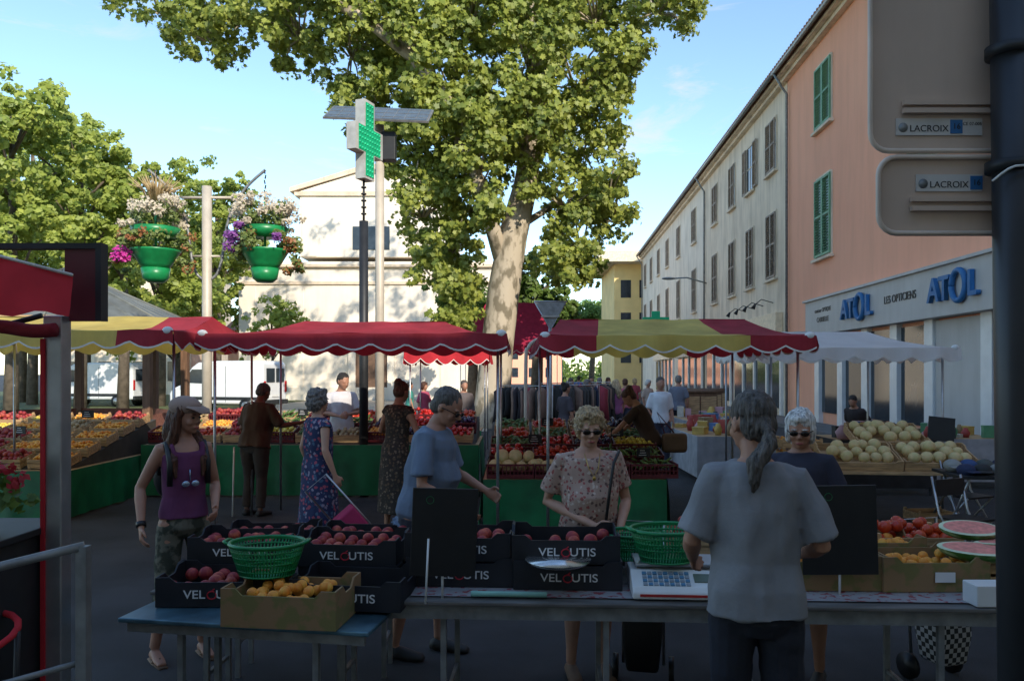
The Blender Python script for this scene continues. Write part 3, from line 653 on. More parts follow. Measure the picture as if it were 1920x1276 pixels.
b=MB();b.tube([(0,0,0),(0,0,.012),(0,0,.03)],[.10,.15,.165],0,28);o=b.make('scale_pan',mat('steel_pan',(.6,.6,.6),.25,.9,var=.05),loc=(.23,3.9,.895));tag(o,'shallow steel scale pan resting on carton','scale pan')
cb=crate_mesh(.54,.36,.15,.009,'box').make('cardboard_box',[M_card],loc=(-1.03,3.68,.705));tag(cb,'open printed cardboard fruit box holding apricots','crate','cardboard fruit boxes');cb.rotation_euler[2]=-.12
ap=MB().ell((0,0,0),(.026,.026,.025),0,14,9).make('apricot',FM['apricot'],loc=(-1,3.6,.8));tag(ap,'orange apricot in a cardboard box','apricot','apricots in the front boxes')
def apr(c,rz,n=26,w=.22,d=.13,h=.05):
    for i in range(n):
        p=Matrix.Rotation(rz,3,'Z')@V((R.uniform(-w,w),R.uniform(-d,d),h+R.uniform(0,.05)))+V(c);dup(ap,p,R.uniform(0,6))
apr((-1.03,3.68,.71),-.12,34,.2,.12,.085)
for (x,y,z,rz) in((1.62,4.1,.76,-.03),(2.12,4.08,.76,.02),(2.0,4.45,.78,0),(1.5,4.5,.76,.05)):
    dup(cb,(x,y,z),rz);apr((x,y,z),rz,40,.22,.14,.09)
o=MB().b2((-.05,-.001,0),(.05,.001,.05)).make('paper_label',M_lw,loc=(2.16,3.892,.81));tag(o,'small white paper label on the cardboard box','label')
for (x,y,z) in((2.56,4.15,.76),(2.95,4.25,.76)): put(wood,None,(x,y,z),.05)
put(wood,'tomato',(2.32,4.62,.80),0);put(wood,'peach',(1.2,4.62,.8),0)
def melonslice(loc,rz,lab,tilt=.5,s=1):
    e=thing('watermelon_slice',lab,'watermelon',loc,rz);e.scale=(s,s,s)
    mr=mat('watermelon_rind',(.08,.22,.04),.4,var=.2,scale=14,col2=(.45,.58,.28),lo=.42,hi=.58,st=(.4,1.5,1.5));b=MB();b2=MB();N=14;M=8;rx,r=.2,.125
    vs=[]
    for i in range(N+1):
        a=math.pi*i/N
        for j in range(M+1):
            t=math.pi*j/M;q=r*math.sin(a)
            vs.append((-rx*math.cos(a),q*math.cos(t),-q*math.sin(t)*.6))
    b.add(vs,[(i*(M+1)+j,(i+1)*(M+1)+j,(i+1)*(M+1)+j+1,i*(M+1)+j+1) for i in range(N) for j in range(M)],0,True)
    rim=[(-rx*math.cos(2*math.pi*i/32),r*math.sin(2*math.pi*i/32),0) for i in range(32)]
    inn=[(x*.86,y*.82,.004) for x,y,z in rim]
    b.make('rind',mr,e);b2.add(rim+inn,[(i,(i+1)%32,32+(i+1)%32,32+i) for i in range(32)],0)
    b2.make('white_rind',mat('rind_white',(.62,.68,.45),.5),e);MB().add(inn,[tuple(range(32))]).make('flesh',mat('melon_flesh',(.78,.26,.22),.35,var=.2,scale=25),e)
    for o in e.children: o.rotation_euler[0]=tilt
melonslice((2.38,4.0,.955),-.45,'cut watermelon half showing pink flesh on crate',.1,.9);melonslice((2.60,4.12,.965),.25,'second watermelon piece leaning beside it',-.1,.85);melonslice((2.50,4.26,1.01),-.1,'third watermelon wedge stacked on the others',.25,.8)
e=thing('weighing_scale','white electronic shop scale with keypad on the table','scale',(.83,3.95,.76),-.06)
b=MB();b.prism([(-.19,0),(.16,0),(.16,.10),(-.05,.11),(-.17,.055),(-.19,.03)],-.235,.235,lambda p,t:(t,p[0],p[1]));b.make('scale_body',M_white,e,bev=.008,fix=True)
MB().b2((-.21,-.05,.125),(.21,.18,.14)).make('weighing_plate',M_alu,e,bev=.005)
rt=Matrix.Rotation(.43,3,'X');b=MB()
for i in range(9):
    for j in range(4): b.box((-.17+i*.026,-.155+j*.025,.066+j*.0115),(.02,.018,.006),(i+j)%2,rt)
b.make('keypad',[mat('key_grey',(.3,.34,.38),.5),mat('key_blue',(.1,.25,.4),.5)],e,kind='stuff')
b=MB();b.box((.14,-.11,.086),(.14,.06,.006),0,rt);b.make('display',mat('lcd',(.12,.15,.11),.3),e)
b=MB();b.box((.0,-.193,.02),(.4,.004,.012));b.make('red_stripe',mat('red_line',(.5,.03,.03),.5),e)
def basket(loc,s=1,rz=0):
    e=thing('plastic_basket','green plastic lattice basket with handles','basket',loc,rz,'green plastic baskets');e.scale=(s,)*3
    b=MB();H=.16;n=30
    def P(a,t): r=.125+.05*t;return V((r*1.1*math.cos(a),r*.9*math.sin(a),H*t))
    for k in(0,.18,.42,.62,.8): b.tube([P(2*math.pi*i/n,k) for i in range(n+1)],.0055,0,5)
    b.tube([P(2*math.pi*i/n,1) for i in range(n+1)],.010,0,6);b.tube([P(2*math.pi*i/n,.95) for i in range(n+1)],.006,0,6)
    for i in range(n*2):
        a=math.pi*i/n;b.tube([P(a,0),P(a+.05,.5),P(a,1)],.005,0,4)
    b.tube([(0,0,0),(0,0,.006)],[.13,.13],0,24);b.make('basket_body',M_gpl,e)
    for s_ in(-1,1): MB().tube([(s_*.19,-.05,H),(s_*.215,-.03,H+.01),(s_*.215,.03,H+.01),(s_*.19,.05,H)],.008).make('handle',M_gpl,e)
basket((-1.21,3.86,.865),.95);basket((.79,3.98,.905),.98,.2);basket((.66,4.35,.83),.85)
def board(x,y,z0,w,h,rz,label,yt=0):
    e=thing('price_board',label,'blackboard',(x,y,.75),rz,'price blackboards')
    o=MB().box((0,0,h/2),(w,.012,h)).make('slate',M_black,e,(0,0,z0-.75),bev=.003);o.rotation_euler[1]=yt;MB().tube([(0,.012,0),(0,.012,z0-.75+.1)],.006).make('stake',M_white,e)
    c=MB();c.tube([(-.06+.018*math.cos(t),-.008,z0-.75+h*.87+.018*math.sin(t)) for t in np.linspace(0,6.3,16)],.0012,0,4);c.make('ring',M_gpl,e)
board(-.34,3.82,.86,.32,.43,.12,'blank black slate price board standing among cartons',.04)
board(1.62,3.85,.86,.36,.44,-.1,'black slate price board standing in fruit boxes',-.03)
b=MB();b.tube([(-.41,3.7,.76),(-.4,3.74,1.06)],.005);tag(b.make('wooden_stick',M_white),'thin pale stick standing in front of carton','stick')
b=MB();b.b2((-.12,-.06,0),(.12,.06,.10));o=b.make('white_box',M_white,loc=(2.3,3.72,.755),bev=.004);tag(o,'small white cardboard box on the table end','box')
b=MB();b.tube([(-.2,3.82,.775),(.17,3.8,.775)],.014);tag(b.make('paper_roll',mat('mint_paper',(.25,.5,.42),.7)),'rolled mint green paper lying on table','paper roll')
# ---------------- people
SK=mat('skin_fair',(.52,.29,.20),.55,var=.08,scale=9);SK2=mat('skin_tan',(.42,.21,.135),.55,var=.08,scale=9);SKD=mat('skin_deep',(.2,.095,.06),.5,var=.08)
M_lip=mat('lip',(.38,.10,.09),.5,var=.05);M_shoe=mat('dark_shoe',(.03,.03,.03),.6);M_sandal=mat('tan_sandal',(.2,.12,.07),.7)
def hairm(k,c): return mat(k,c,.55,var=.5,scale=22,st=(3,3,.5),bump=.8,bs=45)
H_br=hairm('brown_hair',(.10,.038,.02));H_bl=hairm('blond_grey_hair',(.48,.34,.19));H_gr=hairm('grey_hair',(.20,.18,.165));H_wh=hairm('white_hair',(.66,.64,.61));H_bk=hairm('black_hair',(.02,.015,.012));H_dg=hairm('dark_grey_hair',(.10,.085,.075))
def cloth(k,c,v=.1): return mat(k,c,.9,var=v,scale=7,bump=.12,bs=60)
def person(loc,rz,H,label,top,bot,hm,hair='short',skin=SK,lean=0.,hy=0,hp=0,aL=None,aR=None,sleeve=.55,legc=1.,skirt=None,wf=1.,belly=0.,vox=.008,shoes=M_shoe,hem=.86,tank=False,glasses=False,cap=None,legs=None,loose=0.,shoe_on=True,scoop=False):
    e=thing('person',label,'person',loc,rz);s=H/1.70;e.scale=(s,s,s)
    RL=Matrix.Rotation(lean,3,'X');pv=V((0,0,.93))
    T=lambda p:pv+RL@(V(p)-pv)
    RH=Matrix.Rotation(hy,3,'Z')@Matrix.Rotation(hp,3,'X');nv=V((0,.01,1.47))
    RHW=RL@RH
    Hd=lambda p:T(nv+RH@(V(p)-nv))
    ax=(V((1,0,0)),RL@V((0,1,0)))
    rings=[(.84,.12,.10,0),(.90,.16,.118,.008),(.97,.158,.118,.008),(1.07,.132,.10+belly*.8,-belly*.5),(1.16,.136,.108+belly,-belly*.6),(1.26,.148,.116,-.004),(1.34,.153,.108,0),(1.39,.142,.09,.005),(1.425,.098,.066,.01),(1.455,.058,.053,.01)]
    b=MB()
    b.tube([T((0,r[3],r[0])) for r in rings],[r[1]*wf for r in rings],0,20,ax,[r[2]*(.5+.5*wf) for r in rings])
    b.tube([T((0,.015,1.40)),T((0,.01,1.47)),Hd((0,.005,1.52))],[.062,.054,.052],0,12)
    E=lambda c,r,q=None:b.ell(Hd(c),r,0,18,12,RHW if q is None else RHW@q)
    E((0,.008,1.612),(.076,.094,.092));E((0,-.02,1.575),(.066,.07,.085));E((0,-.035,1.53),(.052,.052,.045));E((0,-.068,1.502),(.022,.02,.017))
    b.tube([Hd((0,-.088,1.605)),Hd((0,-.104,1.575)),Hd((0,-.112,1.562))],[.007,.012,.014],0,8);E((0,-.095,1.56),(.018,.013,.008))
    E((0,-.086,1.528),(.023,.011,.010));E((.03,-.078,1.612),(.022,.012,.007));E((-.03,-.078,1.612),(.022,.012,.007))
    for a in(-1,1): E((a*.036,-.062,1.56),(.024,.022,.024));E((a*.078,.008,1.578),(.008,.018,.03))
    aL=aL or (V((.215,.03,1.12)),V((.23,-.05,.88)));aR=aR or (V((-.215,.03,1.12)),V((-.23,-.05,.88)))
    arms={}
    for a,(el,wr) in((1,aL),(-1,aR)):
        S0=T((a*.15*wf,.008,1.38));el=V(el);wr=V(wr);arms[a]=(S0,el,wr)
        b.tube([T((a*.09*wf,.008,1.385)),S0,S0.lerp(el,.35),S0.lerp(el,.75),el,el.lerp(wr,.25),el.lerp(wr,.7),wr],[.045,.047,.043,.037,.034,.037,.028,.022],0,12)
        d=(wr-el).normalized();inw=V((-a,-.3,-.1));n=(inw-d*inw.dot(d)).normalized();sd=d.cross(n)*a
        if sd.y>0: sd=-sd
        b.tube([wr-d*.01,wr+d*.03,wr+d*.07,wr+d*.09],[.023,.034,.038,.030],0,10,(sd,n),[.018,.016,.015,.011])
        for k,(o_,ln) in enumerate(((.029,.072),(.010,.082),(-.009,.076),(-.027,.058))):
            p=wr+d*.075+sd*o_;cur=.35;pts=[p-d*.02];
            for q in range(3):
                pts.append(p.copy());dd=(d*math.cos(cur)+n*math.sin(cur));p=p+dd*ln*(.42,.32,.26)[q];cur+=.38
            pts.append(p);b.tube(pts,[.0085,.009,.0085,.0078,.0065],0,7)
        p=wr+d*.025+sd*.024;b.tube([p,p+sd*.026+d*.022+n*.008,p+sd*.034+d*.05+n*.018,p+sd*.032+d*.07+n*.026],[.012,.0115,.0098,.007],0,7)
    legs=legs or {1:(V((.10,-.015,.49)),V((.105,.03,.085))),-1:(V((-.10,-.01,.49)),V((-.11,.03,.085)))}
    for a in(1,-1):
        kn,an=V(legs[a][0]),V(legs[a][1]);h0=V((a*.086*wf,.0,.90))
        b.tube([h0,h0.lerp(kn,.3),h0.lerp(kn,.75),kn,kn.lerp(an,.3)+V((0,.012,0)),kn.lerp(an,.75),an],[.084*wf,.08*wf,.06,.052,.054,.036,.033],0,14)
        b.tube([an+V((0,.035,-.045)),an+V((0,-.02,-.035)),an+V((0,-.10,-.055)),an+V((0,-.17,-.065))],[.03,.034,.038,.028],0,10,(V((1,0,0)),V((0,0,1))),[.03,.035,.024,.014])
        if shoe_on:
            q=MB();q.tube([an+V((0,.055,-.05)),an+V((0,.02,-.04)),an+V((0,-.05,-.045)),an+V((0,-.12,-.055)),an+V((0,-.185,-.062)),an+V((0,-.2,-.065))],[.03,.04,.043,.047,.04,.02],0,12,(V((1,0,0)),V((0,0,1))),[.03,.042,.04,.032,.023,.012]);q.make('shoe',shoes,e)
        else: 
            q=MB();q.tube([an+V((0,.06,-.08)),an+V((0,-.05,-.078)),an+V((0,-.19,-.08))],[.03,.04,.03],0,12,(V((1,0,0)),V((0,0,1))),[.008,.008,.008]);q.tube([an+V((.035,-.06,-.07)),an+V((0,-.12,-.035)),an+V((-.035,-.06,-.07))],.006);q.make('sandal',shoes,e)
    remesh(b,vox,'body',skin,e,2)
    lo=.009+loose*.5;sl=.008+loose*.25;t=MB()
    rr=[r for r in rings if r[0]>hem-.001]
    rr=[(hem,(.158+loose*.35),.118+loose*.5+belly*.5,-belly*.2)]+rr
    if tank: rr=[r for r in rr if r[0]<1.36]+[(1.365,.118,.098,0)]
    elif scoop: rr=[r for r in rr if r[0]<1.40]+[(1.40,.125,.085,.01)]
    else: rr=[r for r in rr if r[0]<1.43]+[(1.44,.072,.062,.01)]
    t.tube([T((0,r[3],r[0])) for r in rr],[r[1]*wf+lo+(loose*.4 if r[0]<1.2 else 0) for r in rr],0,24,ax,[r[2]*(.5+.5*wf)+lo for r in rr])
    if tank:
        for a in(-1,1): t.tube([T((a*.085,-.10,1.33)),T((a*.095,-.07,1.40)),T((a*.10,.01,1.433)),T((a*.095,.07,1.40)),T((a*.09,.10,1.33))],.015,0,8)
    else:
        for a in(1,-1):
            S0,el,wr=arms[a];pts=[T((a*.06*wf,.008,1.385)),S0];rs=[.05+sl*.6,.051+sl];Lu=(el-S0).length;Lf=(wr-el).length;tot=sleeve*(Lu+Lf)
            if tot<=Lu: pts+=[S0.lerp(el,tot/Lu*.5),S0.lerp(el,tot/Lu)];rs+=[.05+sl*1.3,.047+sl*2]
            else: pts+=[S0.lerp(el,.5),el,el.lerp(wr,(tot-Lu)/Lf)];rs+=[.046+sl,.04+sl,.03+sl]
            t.tube(pts,rs,0,14)
    if skirt is not None and bot is None:
        t.tube([V((0,.005,1.0)),V((0,.005,.9)),V((0,0,.7)),V((0,0,skirt))],[.15*wf+lo,.165*wf+lo,.185*wf+lo,.205*wf+lo],0,24,(V((1,0,0)),V((0,1,0))),[.115+lo,.13+lo,.155+lo,.175+lo])
    remesh(t,vox,'dress' if bot is None else 'shirt',top,e,3,(.010+loose*.34,(8,8,3.5)))
    if bot is not None:
        t=MB();bl=.009
        if skirt is not None:
            t.tube([V((0,.005,1.0)),V((0,.005,.9)),V((0,0,.7)),V((0,0,skirt))],[.14*wf,.165*wf,.175*wf,.185*wf],0,24,(V((1,0,0)),V((0,1,0))),[.115,.13,.14,.15]);nm='skirt'
        else:
            t.tube([(0,.008,.8),(0,.008,.86),(0,.008,.93),(0,.008,.97)],[.1,.158*wf+bl*.6,.156*wf,.138*wf],0,20,(V((1,0,0)),V((0,1,0))),[.09,.122+bl*.5,.118,.105]);nm='trousers'
            for a in(1,-1):
                kn,an=V(legs[a][0]),V(legs[a][1]);h0=V((a*.086*wf,.005,.88));pts=[h0,h0.lerp(kn,.5)];rs=[.085*wf+bl,.075*wf+bl]
                if legc<=.5: pts.append(h0.lerp(kn,legc*2));rs.append(.066+bl*2)
                else: pts+=[kn,kn.lerp(an,(legc-.5)*1)];rs+=[.057+bl*1.4,.055+bl*1.2];pts+=[kn.lerp(an,(legc-.5)*1.9)];rs.append(.046+bl*1.6)
                t.tube(pts,rs,0,14)
        remesh(t,vox,nm,bot,e,2,(.008,(7,7,9)))
    h=MB();HE=lambda c,r:h.ell(Hd(c),r,0,18,12,RHW)
    amp=.006;fr=(45,45,14)
    if hair!='bald':
        if hair=='short': HE((0,.022,1.632),(.083,.094,.084));HE((0,.05,1.58),(.072,.062,.07))
        elif hair=='curly': HE((0,.02,1.640),(.093,.100,.086));HE((0,.05,1.58),(.09,.075,.09));HE((.062,.0,1.61),(.032,.05,.06));HE((-.062,.0,1.61),(.032,.05,.06));HE((0,-.055,1.685),(.06,.03,.03));amp=.016;fr=(36,36,36)
        elif hair=='bob': HE((0,.02,1.636),(.090,.100,.086));HE((0,.05,1.56),(.088,.07,.10));HE((.064,.0,1.575),(.028,.05,.08));HE((-.064,.0,1.575),(.028,.05,.08));HE((0,-.06,1.675),(.055,.03,.025));amp=.011;fr=(34,34,11)
        elif hair in('long','pony','bun'): HE((0,.02,1.634),(.082,.095,.083));HE((0,.045,1.58),(.074,.060,.070))
        if hair=='long':
            for a in(-1,1):
                h.tube([Hd((a*.06,-.02,1.67)),Hd((a*.083,.0,1.58)),Hd((a*.085,.01,1.49)),T((a*.095,-.02,1.40)),T((a*.095,-.09,1.30)),T((a*.085,-.115,1.2))],[.03,.032,.036,.042,.034,.01],0,8)
            h.tube([Hd((0,.07,1.62)),Hd((0,.085,1.5)),T((0,.10,1.38)),T((0,.125,1.25))],[.06,.08,.09,.03],0,10);amp=.011;fr=(34,34,7)
        if hair=='pony': h.tube([Hd((0,.09,1.58)),Hd((0,.118,1.54)),Hd((.01,.13,1.50)),T((.02,.135,1.44)),T((.03,.135,1.38)),T((.03,.13,1.33))],[.034,.019,.030,.034,.024,.006],0,8);amp=.009
        if hair=='bun': HE((0,.09,1.68),(.05,.045,.045))
        remesh(h,max(vox*.85,.006),'hair',hm,e,1,(amp,fr))
        if hair=='pony': q=MB();q.tube([Hd((0,.112,1.548)),Hd((0,.121,1.53))],.024,0,10);q.make('hair_band',M_black,e)
    if vox<.012:
        for a in(-1,1):
            if not glasses:
                MB().ell(Hd((a*.031,-.083,1.593)),(.014,.007,.007),0,10,6,RHW).make('eye',M_black,e)
            MB().ell(Hd((a*.032,-.089,1.615)),(.02,.005,.004),0,10,6,RHW).make('eyebrow',hm,e)
        MB().ell(Hd((0,-.0935,1.528)),(.024,.006,.007),0,10,6,RHW).make('mouth',M_lip,e)
        if glasses:
            g=MB()
            for a in(-1,1):
                g.ell(Hd((a*.032,-.096,1.592)),(.026,.007,.017),0,14,8,RHW);g.tube([Hd((a*.056,-.09,1.597)),Hd((a*.08,-.03,1.595)),Hd((a*.082,.02,1.585))],.003,0,5)
            g.tube([Hd((-.01,-.102,1.597)),Hd((.01,-.102,1.597))],.003,0,5);g.make('sunglasses',mat('shades',(.012,.009,.008),.15),e)
    if cap:
        g=MB();g.ell(Hd((0,.015,1.655)),(.096,.110,.072),0,20,12,RHW);remesh(g,.008,'cap',cap,e,1)
        g=MB();g.tube([Hd((0,-.06,1.662)),Hd((0,-.115,1.652)),Hd((0,-.155,1.628))],[.085,.078,.045],0,16,(RHW@V((1,0,0)),RHW@V((0,0,1))),[.012,.008,.004]);g.make('cap_brim',cap,e)
    return e,T,Hd,arms
def watch(e,arms,a):
    S0,el,wr=arms[a];d=(wr-el).normalized();MB().tube([wr-d*.035,wr-d*.005],.031,0,12).make('wristwatch',M_black,e)
VN=.0068
camo=mat('camouflage_cloth',(.06,.065,.045),.9,var=.2,scale=12,col2=(.16,.15,.11),lo=.46,hi=.54)
e,T,Hd,arms=person(G(345,5.1),.7,1.68,'woman in purple tank top, beige cap and rolled camouflage trousers',cloth('purple_jersey',(.14,.035,.10)),camo,H_br,'long',SK2,hy=.55,hp=.10,aR=(V((-.25,.08,1.13)),V((-.28,-.06,.90))),aL=(V((.22,.05,1.12)),V((.12,-.24,1.0))),tank=True,legc=.82,wf=.95,vox=VN,cap=cloth('cap_beige',(.36,.25,.2)),shoes=M_sandal,shoe_on=False,legs={1:(V((.11,-.05,.49)),V((.12,.0,.085))),-1:(V((-.12,.0,.49)),V((-.17,.05,.085)))},hem=.93)
watch(e,arms,-1)
g=MB()
for a in(-1,1): g.ell(T((a*.03,-.135,1.16)),(.026,.008,.02),0,12,8)
g.tube([T((-.0,-.125,1.18)),T((0,-.12,1.25))],.004);g.make('hanging_sunglasses',mat('mirror_lens',(.35,.45,.6),.1,.7),e)
g=MB()
for a in(-1,1): g.tube([T((a*.12,-.10,1.15)),T((a*.12,-.105,1.3)),T((a*.118,-.03,1.42)),T((a*.12,.09,1.40)),T((a*.12,.12,1.2))],.019,0,8)
g.ell(T((0,.2,1.2)),(.14,.09,.2),0,16,10);g.make('backpack',M_black,e)
flo=floral('floral_blouse',(.44,.30,.24),[(.34,.09,.08),(.60,.48,.40),(.16,.09,.08)],40,.40)
e,T,Hd,arms=person(G(1104,4.78),.12,1.63,'older woman with curly blond hair and sunglasses in floral blouse',flo,cloth('dark_skirt',(.025,.022,.025)),H_bl,'curly',SK,hy=-.05,hp=.24,aR=(V((-.26,.07,1.11)),V((-.01,-.215,1.0))),aL=(V((.255,.04,1.11)),V((.15,-.20,.97))),sleeve=.32,skirt=.62,wf=1.16,belly=.035,vox=VN,glasses=True,hem=.80,loose=.012,scoop=True,shoes=M_sandal)
g=MB();g.tube([T((.05,-.10,1.43)),T((.03,-.135,1.34)),T((0,-.15,1.29)),T((-.03,-.135,1.34)),T((-.05,-.10,1.43))],.003,0,5);g.ell(T((0,-.155,1.28)),(.012,.004,.014));g.make('necklace',mat('gold',(.6,.4,.12),.3,.9),e)
hb=thing('handbag','black leather shoulder bag with strap hanging at her side','bag',e.location+V((.17,-.2,.82)));
MB().box((0,0,0.02),(.26,.1,.17)).make('bag_body',M_black,hb,bev=.025);MB().tube([(-.1,-.02,.1),(-.06,.04,.35),(-.04,.03,.5),(-.0,.1,.56),(.02,.25,.55)],.009).make('strap',M_black,hb)
e,T,Hd,arms=person(G(790,5.15),1.3,1.78,'man in blue grey tee and sunglasses standing in profile',cloth('blue_grey_tee',(.14,.185,.26)),cloth('dark_shorts',(.035,.035,.045)),H_dg,'short',SK2,hy=-.1,hp=.32,lean=.22,aR=(V((-.24,-.10,1.10)),V((-.2,-.32,.96))),aL=(V((.24,-.15,1.12)),V((.16,-.38,1.02))),sleeve=.42,legc=.5,wf=1.12,belly=.05,vox=VN,glasses=True,loose=.02,hem=.82,legs={1:(V((.10,-.08,.49)),V((.1,-.08,.085))),-1:(V((-.10,.04,.49)),V((-.11,.14,.085)))})
M_gt=cloth('heather_grey_tee',(.23,.232,.245))
e,T,Hd,arms=person(G(1418,3.08),math.pi-.12,1.77,'stallholder seen from behind in grey tee with grey ponytail',M_gt,cloth('dark_trousers',(.018,.02,.03)),H_dg,'pony',SK2,hy=.35,hp=.12,lean=.06,aL=(V((.24,.0,1.14)),V((.21,-.24,1.02))),aR=(V((-.24,.0,1.13)),V((-.2,-.26,1.04))),sleeve=.44,wf=.99,vox=.0062,loose=.022,hem=.87)
e,T,Hd,arms=person(G(1502,4.7),-.5,1.63,'older woman with white bobbed hair and sunglasses at the stall',cloth('dark_navy_top',(.03,.03,.05)),cloth('dark_skirt2',(.03,.03,.035)),H_wh,'bob',SK2,hy=.1,hp=.2,lean=.05,aL=(V((.26,.0,1.13)),V((.24,-.24,1.0))),sleeve=.3,skirt=.55,vox=.0078,glasses=True,wf=1.05)
e,T,Hd,arms=person(G(597,7.5),2.25,1.69,'woman in sleeveless dark blue floral dress with grey hair',floral('navy_floral',(.02,.03,.09),[(.35,.07,.11),(.06,.12,.2),(.25,.22,.3)],26,.4),None,H_gr,'curly',SK,hy=.2,aR=(V((-.23,.04,1.14)),V((-.25,-.05,.90))),aL=(V((.25,.05,1.14)),V((.31,-.06,.93))),sleeve=.08,skirt=.38,vox=.01,wf=1.1,hem=.9,loose=.01)
e,T,Hd,arms=person(G(478,10.2),2.75,1.74,'man in dark brown tee and trousers reaching toward a tray',cloth('olive_brown_tee',(.075,.045,.03)),cloth('brown_trousers',(.05,.04,.035)),H_dg,'short',SKD,hp=.4,lean=.18,aR=(V((-.30,-.12,1.14)),V((-.48,-.36,1.18))),aL=(V((.25,-.05,1.1)),V((.28,-.2,.9))),sleeve=.45,vox=.012,wf=1.2,belly=.05,loose=.025)
st=MB();st.tube([(0,0,0),(.02,.0,.9)],.011);tag(st.make('walking_cane',M_white,loc=G(436,10.1)),'pale walking cane held upright beside the man','cane')
person(G(640,12.2),.3,1.86,'stallholder in white tee looking down behind the stall',cloth('white_tee',(.62,.6,.62)),cloth('dark_trousers'+'b',(.03,.03,.035)),H_bk,'short',SK2,hp=.35,hy=.5,aL=(V((.24,-.05,1.14)),V((.08,-.25,1.12))),aR=(V((-.24,-.05,1.14)),V((-.05,-.27,1.1))),sleeve=.42,vox=.013,wf=1.1)
person(G(742,9.0),2.6,1.76,'woman with brown pinned hair in dark patterned dress from behind',floral('brown_pattern',(.035,.03,.025),[(.12,.08,.05),(.06,.05,.04),(.18,.14,.1)],30,.42),None,H_br,'bun',SK2,hp=.2,lean=.12,aL=(V((.25,-.04,1.14)),V((.25,-.28,1.15))),aR=(V((-.26,-.05,1.14)),V((-.2,-.3,1.1))),sleeve=.1,skirt=.25,vox=.011)
e,T,Hd,arms=person(G(1222,10.5),-1.9,1.72,'woman in dark brown top leaning over the vegetable trays',cloth('dark_brown_top',(.06,.035,.025)),cloth('black_leggings',(.015,.015,.018)),H_br,'bun',SK2,hp=.35,lean=.42,aL=(V((.25,-.40,1.1)),V((.2,-.60,.95))),aR=(V((-.25,-.38,1.1)),V((-.2,-.58,.95))),sleeve=.35,legc=.75,vox=.012,wf=1.08,shoes=M_sandal)
bg=thing('shoulder_bag','brown leather shoulder bag hanging from the leaning woman','bag',e.location+V((.28,-.12,.88)));g=MB();g.box((0,0,.05),(.34,.12,.26));g.make('bag_body',mat('brown_leather',(.16,.10,.06),.6),bg,bev=.05);MB().tube([(-.12,0,.15),(-.22,.05,.45),(0,.02,.18)],.01).make('strap',M_mar,bg)
FP=[(1238,15,.1,1.78,(.65,.68,.72),(.04,.04,.06),'short',H_dg,'man in white shirt and sunglasses walking up the street',.5),(1272,20,3.0,1.8,None,(.02,.02,.03),'short',H_gr,'man in striped navy tee and dark shorts from behind',.45),
(1172,22,2.9,1.7,(.5,.12,.16),(.03,.03,.05),'short',H_br,'shopper in rose red top among the stalls',.5),(1124,24,3.3,1.72,(.14,.25,.45),(.05,.06,.1),'short',H_gr,'shopper in pale blue top among the stalls',.5),(1140,28,.4,1.7,(.35,.4,.5),(.05,.05,.08),'bob',H_br,'shopper in grey blue top far up the street',.5),
(1008,19,2.5,1.68,(.25,.03,.03),(.03,.03,.04),'short',H_bk,'shopper in dark red top beside clothing rack',.5),(1085,34,2.9,1.75,(.1,.2,.5),(.1,.1,.12),'short',H_bk,'distant shopper in blue walking away',.5),(795,21,1,1.62,(.45,.08,.14),(.04,.04,.05),'bob',H_br,'shopper in pink top beyond the stalls',.5),(768,23,2,1.6,(.05,.25,.2),(.04,.04,.05),'short',H_bk,'shopper in green top beyond the stalls',.4),
(1608,14,-.8,1.5,(.04,.03,.03),(.04,.03,.03),'short',H_bk,'stallholder in black bending over a table',.5),(1155,19,3.6,1.7,(.30,.10,.22),(.05,.05,.07),'long',H_bl,'woman in plum top looking at clothes',.5),
(1060,15.5,2.2,1.66,(.06,.05,.06),(.04,.04,.05),'bun',H_bk,'shopper in black top between the stalls',.5),(870,17,.4,1.7,(.12,.1,.1),(.05,.04,.05),'short',H_dg,'shopper in dark jacket near the tree',.9),(1100,21,1.2,1.68,(.4,.3,.2),(.06,.05,.05),'curly',H_gr,'shopper in tan top between the clothes racks',.5),
(1108,27,.2,1.74,(.5,.5,.52),(.06,.07,.1),'short',H_bk,'shopper in light grey shirt up the street',.45),(1190,30,2.8,1.66,(.35,.06,.08),(.05,.05,.06),'bob',H_bl,'shopper in red top further up the street',.4),(1070,26,1.8,1.7,(.06,.08,.14),(.04,.04,.06),'short',H_dg,'shopper in navy top further up the street',.5),(1215,25,.6,1.64,(.5,.38,.3),(.08,.07,.07),'curly',H_wh,'older shopper in beige top further up the street',.5)]
SN=stripes('navy_stripes',(.03,.04,.09),(.3,.32,.36),16)
for i,(u,d,rz,H,c,c2,hr,hm,l,sl) in enumerate(FP):
    person(G(u,d),rz,H,l,SN if c is None else cloth('top%d'%i,c),cloth('bot%d'%i,c2),hm,hr,SK2,hp=.15,sleeve=sl,legc=.5 if i==1 else 1,vox=.02,wf=1.08,lean=.35 if i==9 else 0,aL=(V((.24,-.02,1.14)),V((.15,-.25,1.1))) if i%2 else None,legs={1:(V((.10,-.1,.49)),V((.10,-.02,.085))),-1:(V((-.10,.03,.49)),V((-.11,.2,.10)))} if i<5 else None)
